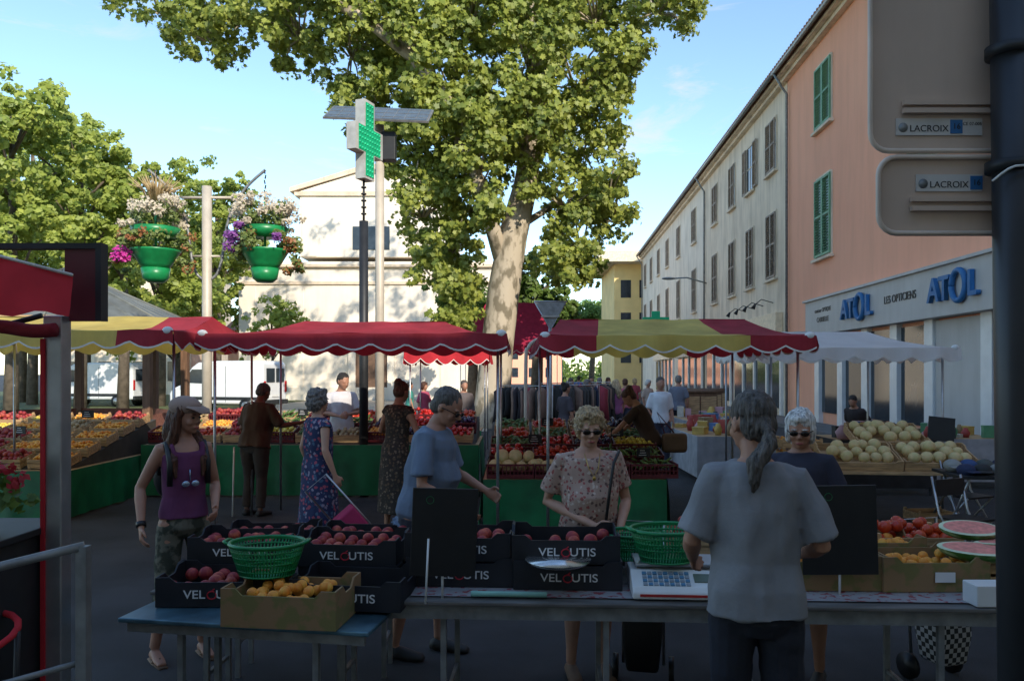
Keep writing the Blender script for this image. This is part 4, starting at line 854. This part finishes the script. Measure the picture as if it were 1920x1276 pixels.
# ---------------- street furniture
M_pole=mat('beige_pole',(.55,.49,.40),.5,.1,var=.08)
e=thing('solar_mast','tall beige mast carrying a tilted solar panel','mast',G(712,12.6))
MB().tube([(0,0,0),(0,0,5.85)],.072,0,14).make('pole',M_pole,e)
b=MB();b.box((0,0,0),(1.66,.79,.03),1);b.box((0,0,.018),(1.60,.74,.012),0)
for i in range(10): b.box((-.8+i*.178,0,.026),(.006,.74,.006),1)
for j in(-.25,0,.25): b.box((0,j,.027),(1.6,.006,.006),1)
o=b.make('solar_panel',[mat('solar_cell',(.10,.13,.17),.25),M_steel],e,loc=(0,0,6.03));o.rotation_euler=(.54,.04,0)
MB().box((.15,.0,5.5),(.22,.2,.45)).make('battery_box',M_dark,e,bev=.01)
e=thing('pharmacy_cross','pharmacy cross sign with green LED face on dark post','sign',G(682,11.8),.0)
MB().tube([(0,0,0),(0,0,4.15)],.068,0,14).make('post',M_dark,e)
b=MB();b.tube([(0,0,4.15),(0,0,4.8)],.018)
for k in range(5): b.tube([(0,0,4.25+k*.1),(0,0,4.27+k*.1)],.04,0,10)
b.make('rod',M_dark,e)
cr=MB();pl=[(-.14,-.58),(.14,-.58),(.14,-.2),(.38,-.2),(.38,.2),(.14,.2),(.14,.6),(-.14,.6),(-.14,.2),(-.38,.2),(-.38,-.2),(-.14,-.2)]
RZ=Matrix.Rotation(1.2,3,'Z')
cr.prism(pl,-.08,.08,lambda p,t:RZ@V((p[0],t,p[1]))+V((.02,0,5.35)));cr.make('cross_housing',mat('housing_grey',(.46,.47,.44),.5),e,fix=True)
cr=MB();
for s_ in(-1,1): cr.prism([(x*.80,z*.93) for x,z in pl],s_*.081,s_*.086,lambda p,t:RZ@V((p[0],t,p[1]))+V((.02,0,5.35)))
cr.make('green_face',M_gl,e,fix=True)
cr=MB()
for i in range(-4,5):
    for j in range(-7,8):
        x,z=i*.07,j*.075
        if abs(x)<.1 or abs(z)<.16: cr.box(RZ@V((x,-.09,z))+V((.02,0,5.35)),(.022,.022,.022))
cr.make('green_led',mat('led_bright',(.03,.6,.3),.4),e,kind='stuff')
e=thing('flower_post','beige lamp post with curved arms holding hanging flower pots','street furniture',G(388,14))
b=MB();b.tube([(0,0,0),(0,0,5.2)],.085,0,14);b.make('pole',M_pole,e)
for a in(-1,1):
    b=MB();b.tube(curve([(a*1.05,0,5.5),(a*.72,0,5.2),(a*.46,0,4.8),(a*.33,0,4.35),(a*.27,0,3.9),(a*.17,0,3.62),(0,0,3.5)]),.026,0,8);b.make('arm',M_steel,e)
MB().tube([(-.45,0,5.0),(.45,0,5.0)],.026).make('crossbar',M_pole,e);MB().tube([(-.25,0,3.95),(.25,0,3.95)],.022).make('crossbar',M_pole,e)
M_fl={k:leafmat('petal_'+k,c,c2,.3,3) for k,c,c2 in(('magenta',(.55,.01,.28),(.75,.06,.45)),('white',(.55,.48,.36),(.8,.7,.55)),('purple',(.18,.04,.25),(.35,.12,.45)),('rust',(.3,.1,.03),(.45,.2,.08)),('straw',(.6,.45,.22),(.7,.55,.32)))}
def pot(u,v,d,sd):
    p=W(u,v,d);e=thing('hanging_flower_pot','green tiered flower pot overflowing with trailing blossoms','flower pot',p,0,'hanging flower pots');e.scale=(1.1,1.1,1.1)
    b=MB();b.tube([(0,0,-.46),(0,0,-.40),(0,0,-.24)],[.12,.19,.22],0,20);b.tube([(0,0,-.24),(0,0,-.18),(0,0,.02),(0,0,.05)],[.2,.24,.36,.38],0,24);b.tube([(0,0,.26),(0,0,.40)],[.30,.37],0,24);b.tube([(0,0,-.2),(0,0,.9)],.02);b.make('pot',M_gpl,e)
    b=MB()
    for i in range(8): b.tube([(0,0,.7+i*.08),(0.012*(-1)**i,0,.76+i*.08)],.012,0,6)
    b.make('chain',M_dark,e)
    rr=random.Random(sd)
    def ring(z,r,n,q): return [(math.cos(a)*r*rr.uniform(.55,1.15),math.sin(a)*r*rr.uniform(.55,1.15),z+rr.uniform(-.12,.12),q*rr.uniform(.6,1.2)) for a in [rr.uniform(0,6.28) for _ in range(n)]]
    side=[(q*rr.uniform(.35,.62),rr.uniform(-.2,.2),rr.uniform(-.3,.1),.09) for q in(-1,1,-1,1,-1,1,1,1)]
    leaves('foliage',ring(.62,.36,24,.16)+ring(.16,.46,20,.12)+side,42,.065,M_lfp,e,sd,DIA)
    leaves('pale_flowers',ring(.72,.42,26,.15)+ring(.5,.5,10,.1),44,.06,M_fl['white'],e,sd+1,DIA)
    leaves('bright_flowers',[(-.42,-.25,-.02,.15),(-.5,-.2,-.08,.11),(-.36,-.3,-.1,.1)] if sd==1 else [(-.5,-.1,.1,.13),(-.42,-.2,.25,.12),(-.55,0,.3,.1),(-.3,-.3,.4,.09),(.3,-.4,.2,.08)],80,.065,M_fl['magenta' if sd==1 else 'purple'],e,sd+2,DIA)
    leaves('rust_flowers',ring(.18,.52,9,.11)+side[3:],40,.055,M_fl['rust'],e,sd+3,DIA)
    if sd==1:
        g=MB()
        for i in range(110):
            a=rr.uniform(0,6.28);q=rr.uniform(.05,.45);g.tube([(0.05*math.cos(a),.05*math.sin(a),.7),(q*.5*math.cos(a),q*.5*math.sin(a),1.0),(q*math.cos(a),q*math.sin(a),rr.uniform(1.0,1.22))],[.004,.010,.003],0,4)
        g.make('dry_grass_tuft',M_fl['straw'],e,kind='stuff')
pot(292,475,13.6,1);pot(497,475,13.6,11)
e=thing('park_kiosk','small kiosk with grey zinc hipped roof and wooden posts','kiosk',(-10.3,18,0))
b=MB();n=8;P=[(2.9*math.cos(math.pi/8+i*math.pi/4),2.9*math.sin(math.pi/8+i*math.pi/4),3.0) for i in range(8)]
b.add(P+[(0,0,4.25)],[(i,(i+1)%8,8) for i in range(8)]);b.add([(x,y,2.97) for x,y,z in P]+P,[(i,(i+1)%8,8+(i+1)%8,8+i) for i in range(8)]+[tuple(range(7,-1,-1))],1)
for i in range(8):
    b.tube([P[i],(0,0,4.27)],.03,0,6)
    for f in(.25,.5,.75): q=V(P[i]).lerp(V(P[(i+1)%8]),f);b.tube([q,q.lerp(V((0,0,4.25)),.8)],.014,0,4)
b.make('roof',[mat('zinc',(.19,.20,.18),.6,.2,var=.2,scale=2,grime=.3),M_wood],e)
M_br=mat('brown_timber',(.17,.09,.05),.7,var=.2,scale=3,st=(6,6,1))
for i in range(8):
    x,y,_=P[i];MB().box((x*.88,y*.88,1.48),(.16,.16,2.97)).make('post',M_br,e)
b=MB()
for i in range(8):
    p,q=V(P[i])*.87,V(P[(i+1)%8])*.87;p.z=q.z=0;z=V((0,0,.95));b.add([p,q,q+z,p+z],[(0,1,2,3)])
b.make('brick_base',mat('brick',(.25,.10,.07),.9,var=.2,scale=20),e)
def van(loc,rz,label):
    e=thing('parked_van',label,'van',loc,rz,'parked white vans')
    b=MB();b.prism([(-2.6,.42),(-2.62,.9),(-2.45,1.12),(-1.9,1.35),(-1.35,2.15),(-1.0,2.38),(0,2.46),(2.45,2.46),(2.58,2.3),(2.62,.42)],-.98,.98,lambda p,t:(p[0],t,p[1]));b.make('body',mat('van_white',(.75,.76,.77),.3,var=.04,coat=.5),e,bev=.09,fix=True)
    for s_ in(-1,1):
        b=MB();b.prism([(-1.85,1.42),(-1.3,2.05),(-.75,2.05),(-.75,1.38)],s_*.975,s_*.992,lambda p,t:(p[0],t,p[1]));b.make('side_window',M_glass,e,fix=True)
        MB().b2((2.6,s_*.80,.95),(2.65,s_*.95,1.5)).make('tail_light',mat('tail_red',(.5,.02,.02),.2),e,bev=.02)
        MB().b2((2.6,s_*.08,1.45),(2.64,s_*.72,2.1)).make('rear_window',M_glass,e)
        MB().box((-1.75,s_*1.1,1.4),(.12,.16,.3)).make('mirror',M_black,e,bev=.03)
        MB().b2((-2.0,s_*.975,.6),(2.3,s_*1.0,.75)).make('side_trim',M_dark,e)
        MB().b2((.55,s_*.978,.5),(.57,s_*.985,2.2)).make('door_seam',M_dark,e)
        for x in(-1.75,1.65):
            w=MB();w.tube([(x,s_*.78,.34),(x,s_*1.0,.34)],.34,0,20);w.tube([(x,s_*.99,.34),(x,s_*1.01,.34)],.2,1,14);w.make('wheel',[M_black,M_alu],e)
    b=MB();b.add([(-1.93,-.8,1.38),(-1.93,.8,1.38),(-1.38,.75,2.14),(-1.38,-.75,2.14)],[(0,1,2,3)]);o=b.make('windscreen',M_glass,e,loc=(-.03,0,.03))
    MB().b2((2.55,-.95,.4),(2.72,.95,.62)).make('bumper',M_dark,e,bev=.03);MB().b2((2.645,-.3,.75),(2.655,.3,.87)).make('number_plate',M_white,e)
van(G(428,38),-.28,'white panel van parked in sun seen from its rear corner')
van(G(190,44),-.15,'white panel van parked behind the kiosk')
e=thing('give_way_sign','back of a triangular road sign on a bent pale post','sign',G(1032,13))
b=MB();tri=[(-.27,.5),(.27,.5),(0,.02)];b.prism([(x,z) for x,z in tri],-.012,.012,lambda p,t:(p[0],t,p[1]+2.55));b.make('sign_plate',M_steel,e,fix=True,bev=.01)
b=MB();b.tube([(-.27,-.014,3.05),(.27,-.014,3.05),(0,-.014,2.57),(-.27,-.014,3.05)],.012,0,6);b.box((0,-.03,2.8),(.3,.02,.03));b.make('sign_rim',M_alu,e)
MB().tube([(0,.03,2.95),(0,.03,0)],.03).make('post',M_alu,e)
MB().box((0.02,-.03,2.45),(.3,.02,.1)).make('lower_plate',M_steel,e)
e=thing('bent_rail','white bent tubular rail beside the road sign','rail',G(986,12.5))
MB().tube(curve([(0,0,0),(0,0,2.0),(.04,0,2.26),(.14,0,2.37),(.26,0,2.4),(.55,0,2.4)]),.03,0,10).make('tube',M_pole,e)
# near booth at left
e=thing('market_booth','red canvas booth front with aluminium post and rolled awning','booth',(-1.98,3.4,0))
MB().b2((-.04,-.04,0),(.04,.04,2.10)).make('post',M_alu,e,bev=.006)
MB().b2((-.045,-.05,.0),(-.026,-.042,2.0)).make('red_edge',M_r2,e)
b=MB()
vs=[];n=24
for i in range(n+1):
    f=i/n;x=-.95+f*1.12
    for k in range(5):
        t=k/4;vs.append((x,-.18-.03*t+.02*noise.noise((f*8,t*2,1)),(2.54-.29*f)*(1-t)+(2.095+.012*math.sin(f*30))*t))
b.add(vs,[(i*5+k,i*5+k+1,i*5+k+6,i*5+k+5) for i in range(n) for k in range(4)],0,True)
b.make('fascia',M_r2,e)
b=MB();b.tube([(-.95,-.185,2.545),(.17,-.185,2.255)],.007);b.make('fascia_piping',M_trim,e)
MB().b2((.02,.02,2.08),(.16,.05,2.40)).make('frame_panel',M_mar,e);MB().b2((.165,.0,2.08),(.19,.06,2.42)).make('frame_edge',M_dark,e);MB().b2((-.7,.01,2.395),(.16,.06,2.42)).make('frame_beam',M_dark,e)
b=MB();b.tube(curve([(-.6,-.1,2.06),(-.4,-.1,2.04),(-.2,-.1,2.05),(-.05,-.1,2.03),(.05,-.1,2.035)],4),.03,0,12);b.make('rolled_awning',mat('dark_red_roll',(.25,.012,.025),.8,bump=.5,bs=20),e)
MB().tube([(-.45,-.05,1.99),(-.05,-.03,2.1)],.012).make('awning_arm',M_black,e)
e=thing('cabinet','dark metal serving cabinet at the booth edge','cabinet',(-2.3,3.3,0))
b=MB();b.b2((-.35,-.25,0),(.26,.25,1.16));b.make('cabinet_body',M_dark,e,bev=.01);MB().b2((-.38,-.28,1.16),(.28,.28,1.19)).make('counter',M_dark,e,bev=.005);MB().b2((-.3,-.262,.1),(.2,-.252,1.0)).make('door_panel',M_black,e)
e=thing('potted_plant','red flowering plant in pot on the cabinet','plant',(-2.2,3.2,1.19))
MB().tube([(0,0,0),(0,0,.12)],[.07,.09],0,14).make('pot',M_mar,e)
leaves('foliage',[(R.uniform(-.15,.2),R.uniform(-.1,.1),R.uniform(.12,.26),.08) for _ in range(14)],22,.06,M_lf3,e,31,DIA);leaves('flowers',[(R.uniform(-.15,.2),R.uniform(-.12,.05),R.uniform(.16,.3),.04) for _ in range(9)],14,.035,leafmat('petal_red',(.35,.01,.01),(.5,.03,.05),.2,3),e,32,DIA)
e=thing('metal_railing','grey galvanised handrail with square posts','railing',(-1.5,2.7,0))
b=MB();b.tube([(.02,0,1.255),(-.28,-.1,1.19),(-1.0,-.35,1.04)],.02,0,4);b.make('handrail',M_steel,e);MB().b2((-.0,-.018,0),(.036,.018,1.255)).make('post',M_steel,e)
for z in(.85,.5): MB().tube([(.0,0,z),(-1,-.35,z-.2)],.012,0,6).make('lower_rail',M_steel,e)
e=thing('bistro_chair','red round backed chair behind the railing','chair',(-2.1,2.95,0))
b=MB();b.tube([(.2*math.cos(t),.2*math.sin(t)+.0,.85+.04*math.sin(t)) for t in np.linspace(-1.2,3.6,16)],.013);b.make('backrest',M_r2,e);MB().tube([(0,0,.44),(0,0,.47)],.2,0,20).make('seat',M_r2,e)
for a in range(4): MB().tube([(.15*math.cos(a*1.57+.8),.15*math.sin(a*1.57+.8),.45),(.2*math.cos(a*1.57+.8),.2*math.sin(a*1.57+.8),0)],.011).make('leg',M_dark,e)
MB().tube([(.19,.05,.47),(.2,.05,.86)],.011).make('back_support',M_dark,e)
# right foreground sign post
e=thing('road_sign_post','dark post with the backs of two framed road signs','sign',(1.21,1.9,0))
MB().tube([(.035,0,0),(-.005,0,3.4)],.044,0,24).make('post',mat('anthracite_pole',(.04,.042,.047),.4,.4,var=.1),e)
M_sb=mat('sign_back_taupe',(.66,.50,.40),.5,.0,var=.06,scale=3,grime=.12)
def rrect(x0,x1,z0,z1,r):
    P=[]
    for cx_,cz_,a0 in((x1-r,z1-r,0),(x0+r,z1-r,90),(x0+r,z0+r,180),(x1-r,z0+r,270)):
        for k in range(6): a=rad(a0+k*18);P.append((cx_+r*math.cos(a),cz_+r*math.sin(a)))
    return P
for (x0,x1,z0,z1) in((-.315,.06,2.405,2.86),(-.295,.06,2.20,2.39)):
    pl=rrect(x0,x1,z0,z1,.045);b=MB();b.prism(pl,.0,.006,lambda p,t:(p[0],t+.055,p[1]));o=b.make('sign_plate',M_sb,e,fix=True)
    MB().tube([(p[0],.05,p[1]) for p in pl+[pl[0]]],.007,0,6).make('sign_rim',mat('rim_taupe',(.74,.60,.50),.5,.1),o)
    big=z0>2.3
    for dz in((.093,.113) if big else (.055,.078)): MB().b2((x0+.08,.040,z0+dz),(x1-.02,.053,z0+dz+.012)).make('sign_channel',M_sb,o)
    zs=z0+.040 if big else z0+.105;sx0=-.25 if big else -.20
    MB().b2((sx0,.051,zs),(-.035,.054,zs+.042)).make('sticker',mat('sticker_grey',(.62,.59,.56),.5),o)
    text('sticker_lettering','LACROIX',.023,M_dark,o,(sx0+.082,.0505,zs+.016),(math.pi/2,0,0),.0005)
    MB().b2((sx0+.135,.0492,zs+.004),(sx0+.165,.052,zs+.038)).make('sticker_blue',M_blue,o);text('sticker_lettering','16',.02,M_dark,o,(sx0+.15,.0488,zs+.021),(math.pi/2,0,0),.0004)
    if big: text('sticker_lettering','CE 07-005',.011,M_dark,o,(sx0+.19,.0505,zs+.028),(math.pi/2,0,0),.0003)
    q=MB();q.tube([(sx0+.017,.0500,zs+.019),(sx0+.017,.0508,zs+.019)],.012,0,14);q.make('sticker_emblem',M_steel,o)
for z in(2.62,2.34): MB().tube([(-.004,0,z),(-.004,0,z+.025)],.049,0,20).make('clamp',M_dark,e)
MB().tube(curve([(-.06,-.03,2.31),(-.02,-.055,2.34),(.05,-.05,2.33),(.06,-.03,2.30),(.03,-.055,2.27)],4),.003).make('cable_tie',M_white,e)
# ---------------- right side clutter
e=thing('folding_table','narrow table of dark caps beside the melon stand','table',(4.55,7.9,0),-.1)
MB().b2((0,0,.78),(1.3,.7,.81)).make('table_top',M_dark,e)
for x in(.1,1.2):
    for y in(.05,.65): MB().tube([(x,y,0),(x,.7-y,.78)],.014).make('leg',M_alu,e)
capm=MB();capm.ell((0,0,0),(.09,.1,.07),0,14,8);capm.tube([(0,-.08,0),(0,-.16,-.01)],[.075,.05],0,12,(V((1,0,0)),V((0,0,1))),[.008,.005])
cols=[(.02,.03,.08),(.03,.03,.03),(.3,.3,.28),(.04,.08,.2),(.08,.09,.08)]
for i in range(14):
    o=capm.make('cap',mat('capc%d'%(i%5),cols[i%5],.8),loc=(4.7+(i%7)*.17,8.08+(i//7)*.25,.85+(i//7)*.02));o.rotation_euler[2]=R.uniform(-.3,.3);tag(o,'soft peaked cap laid out for sale on the table','cap','caps on the table')
for k,(x,y) in enumerate(((4.35,7.5),(5.2,8.9))):
    e=thing('folding_chair','folding chair with thin metal frame beside the table','chair',(x,y,0),.4)
    for a in(-.2,.2):
        MB().tube([(a,-.22,0),(a,.12,.5),(a,.2,.85)],.012).make('frame',M_alu,e);MB().tube([(a,.25,0),(a,-.15,.46)],.012).make('leg',M_alu,e)
    MB().b2((-.2,-.17,.45),(.2,.16,.47)).make('seat',M_black,e);MB().b2((-.2,.155,.66),(.2,.175,.82)).make('backrest',M_black,e)
def clutter(x0,x1,y0,y1,h,label,n,cloth_m,seed):
    e=thing('market_table',label,'table',(x0,y0,0),0,'far market tables');w=x1-x0;d=y1-y0
    MB().b2((0,0,h-.03),(w,d,h)).make('table_top',M_wood,e);MB().b2((-.01,-.02,.12),(w+.01,-.005,h+.004)).make('tablecloth',cloth_m,e);MB().b2((-.02,-.005,.12),(-.006,d,h+.004)).make('tablecloth',cloth_m,e)
    for x in(.05,w-.05):
        for y in(.05,d-.05): MB().tube([(x,y,0),(x,y,h-.03)],.02).make('leg',M_steel,e)
    rr=random.Random(seed);cc=[(.4,.06,.05),(.6,.58,.5),(.1,.2,.4),(.3,.2,.1),(.6,.4,.1),(.05,.05,.05),(.1,.3,.15),(.5,.3,.35)]
    for i in range(n):
        c=rr.choice(cc);k=cc.index(c);x,y=x0+rr.uniform(.15,w-.15),y0+rr.uniform(.1,d-.1);hh=rr.uniform(.06,.28);b=MB();r=rr.uniform(.04,.13)
        if rr.random()<.45: b.tube([(0,0,0),(0,0,hh*.5),(0,0,hh*.8),(0,0,hh)],[r*.7,r,r*.6,r*.45],0,12);nm='jar'
        else:
            b.b2((-r,-r*.8,0),(r,r*.8,hh*.8));b.b2((-r*1.04,-r*.84,hh*.8),(r*1.04,r*.84,hh*.95));nm='goods_box'
        tag(b.make(nm,mat('goods%d'%k,c,.6),loc=(x,y,h+.003),rz=rr.uniform(0,3)),'assorted small goods set out on a market table','goods','goods on the far tables')
M_wcl=mat('white_cloth',(.42,.42,.43),.8,bump=.2,bs=8)
clutter(3.1,4.5,13,15.5,.8,'market table with white cloth and small goods',30,M_wcl,1)
clutter(3.9,5.4,17,19.5,.8,'market table with white cloth and furniture pieces',26,M_wcl,2)
clutter(4.9,6.4,11.8,12.8,.85,'market table under the white canopy with bottles',26,M_dark,3)
clutter(-2.0,-.6,15,16,.75,'market table with dark cloth behind the stalls',18,M_green,4)
clutter(1.2,2.9,25,26,.8,'market table far up the street with cloth goods',16,M_crim,5)
clutter(6.6,8.0,12.5,13.6,.8,'market table near the shop front with boxes',16,M_wcl,6)
for (x,y) in((4.9,20.8),(5.4,22.2),(6.0,24)):
    e=thing('wooden_cabinet','old brown wooden cabinet offered at the market','cabinet',(x,y,0),.2)
    MB().b2((-.5,-.25,.1),(.5,.25,1.35)).make('cabinet_body',M_br,e,bev=.01);MB().b2((-.46,-.27,.2),(-.02,-.255,1.25)).make('door',M_wood,e);MB().b2((.02,-.27,.2),(.46,-.255,1.25)).make('door',M_wood,e);MB().b2((-.54,-.29,1.35),(.54,.29,1.4)).make('cornice',M_br,e)
def rack(x,y,rz,seed,w=1.6):
    e=thing('clothes_rack','metal rail hung with assorted dark and coloured garments','clothes rack',(x,y,0),rz,'clothes racks')
    b=MB();b.tube([(-w/2,0,0),(-w/2,0,1.6),(w/2,0,1.6),(w/2,0,0)],.016);b.tube([(-w/2,-.25,.03),(-w/2,.25,.03)],.016);b.tube([(w/2,-.25,.03),(w/2,.25,.03)],.016);b.make('rail',M_alu,e)
    rr=random.Random(seed);cc=[(.02,.02,.02),(.035,.03,.035),(.3,.04,.06),(.06,.055,.05),(.25,.16,.12),(.02,.025,.05)]
    for i in range(11):
        xx=-w/2+.1+i*(w-.2)/10+rr.uniform(-.03,.03);c=rr.choice(cc);l=rr.uniform(.5,1.1);b=MB();tw=rr.uniform(-.5,.5);ux=V((math.cos(tw),math.sin(tw),0));uy=V((-math.sin(tw),math.cos(tw),0))
        b.tube([(xx,0,1.57),(xx,0,1.48),(xx+.01,0,1.2),(xx,0,1.55-l)],[.02,.05,.05,.06],0,10,(ux,uy),[.03,.2,.19,.24]);b.make('garment',mat('garm%d'%cc.index(c),c,.9),e)
rack(1.4,17,.5,1,1.2);rack(1.1,20.5,.9,2);rack(2.3,23,.0,3,1.2);rack(.2,16,-.4,7,1.1);rack(2.2,18.6,1.2,9,1.3)
def trolley(loc,rz,m,label):
    e=thing('shopping_trolley',label,'shopping trolley',loc,rz);b=MB();b.tube([(0,0,.12),(0,0,.3),(0,.03,.6)],[.13,.16,.17],0,4,(V((.7,.7,0)),V((-.7,.7,0))),[.13,.16,.17]);b.make('trolley_bag',m,e,bev=.02)
    MB().tube([(-.12,.12,.1),(-.12,.17,.95),(.12,.17,.95),(.12,.12,.1)],.01).make('handle',M_alu,e)
    for a in(-1,1): w=MB();w.tube([(a*.15,.1,.08),(a*.18,.1,.08)],.08,0,14);w.make('wheel',M_black,e)
    return e
o=trolley(G(722,7.2)+V((0,0,.12)),.5,cloth('crimson_nylon',(.35,.02,.08)),'crimson wheeled shopping trolley tilted beside the woman');o.rotation_euler=(0,-.7,.3)
ck=bpy.data.materials.new('check');ck.use_nodes=True;t=nd(ck.node_tree,'ShaderNodeTexChecker',Scale=34.);t.inputs[1].default_value=(.5,.5,.5,1);t.inputs[2].default_value=(.02,.02,.02,1);tc=nd(ck.node_tree,'ShaderNodeTexCoord');ck.node_tree.links.new(tc.outputs['Object'],t.inputs[0]);ck.node_tree.links.new(t.outputs[0],ck.node_tree.nodes['Principled BSDF'].inputs[0])
trolley(G(1768,4.7),.3,ck,'black and white checked shopping trolley under table');trolley(G(1205,4.6),-.2,M_black,'black wheeled shopping trolley under the table')
# ---------------- light, sky, camera
w=bpy.data.worlds.new('World');sc.world=w;w.use_nodes=True;nt=w.node_tree;L=nt.links.new
bg=nt.nodes['Background'];sky=nd(nt,'ShaderNodeTexSky',sky_type='NISHITA');sky.sun_disc=False
EL=rad(31);S=V((.46,-.888,0)).normalized();sv=V((S.x*math.cos(EL),S.y*math.cos(EL),math.sin(EL)))
sky.sun_elevation=EL;sky.sun_rotation=math.atan2(S.x,S.y);sky.air_density=1.0;sky.dust_density=.2;sky.ozone_density=2.4
tn=nd(nt,'ShaderNodeMix',data_type='RGBA',blend_type='MULTIPLY');tn.inputs['Factor'].default_value=1;tn.inputs['B'].default_value=(1.02,1.05,1.02,1);L(sky.outputs[0],tn.inputs['A'])
tc=nd(nt,'ShaderNodeTexCoord');mp=nd(nt,'ShaderNodeMapping',Scale=(1.3,1.3,4.5),Rotation=(0,.2,.5));L(tc.outputs['Generated'],mp.inputs[0])
n=nd(nt,'ShaderNodeTexNoise',Scale=3.2,Detail=10.,Roughness=.66,Distortion=.8);L(mp.outputs[0],n.inputs['Vector'])
r=nd(nt,'ShaderNodeValToRGB');r.color_ramp.elements[0].position=.56;r.color_ramp.elements[1].position=.78;r.color_ramp.elements[1].color=(.85,.85,.85,1);L(n.outputs['Fac'],r.inputs[0])
mx=nd(nt,'ShaderNodeMix',data_type='RGBA');mx.inputs['B'].default_value=(3.2,3.2,3.2,1);L(r.outputs[0],mx.inputs['Factor']);L(tn.outputs['Result'],mx.inputs['A']);L(mx.outputs['Result'],bg.inputs['Color']);bg.inputs['Strength'].default_value=.29
sl=bpy.data.lights.new('sun','SUN');sl.energy=5.;sl.angle=rad(.5);sl.color=(1,.91,.76);so=bpy.data.objects.new('sun',sl);COL.objects.link(so);so.rotation_euler=sv.to_track_quat('Z','Y').to_euler()
cam=bpy.data.cameras.new('camera');co=bpy.data.objects.new('camera',cam);COL.objects.link(co);co.location=(0,0,CZ);co.rotation_euler=(math.pi/2,0,0)
cam.sensor_width=36;cam.lens=F/1920*36;cam.shift_y=62/1920;cam.clip_start=.05;cam.clip_end=3000;sc.camera=co
sc.view_settings.view_transform='Standard';sc.view_settings.look='None';sc.view_settings.exposure=0
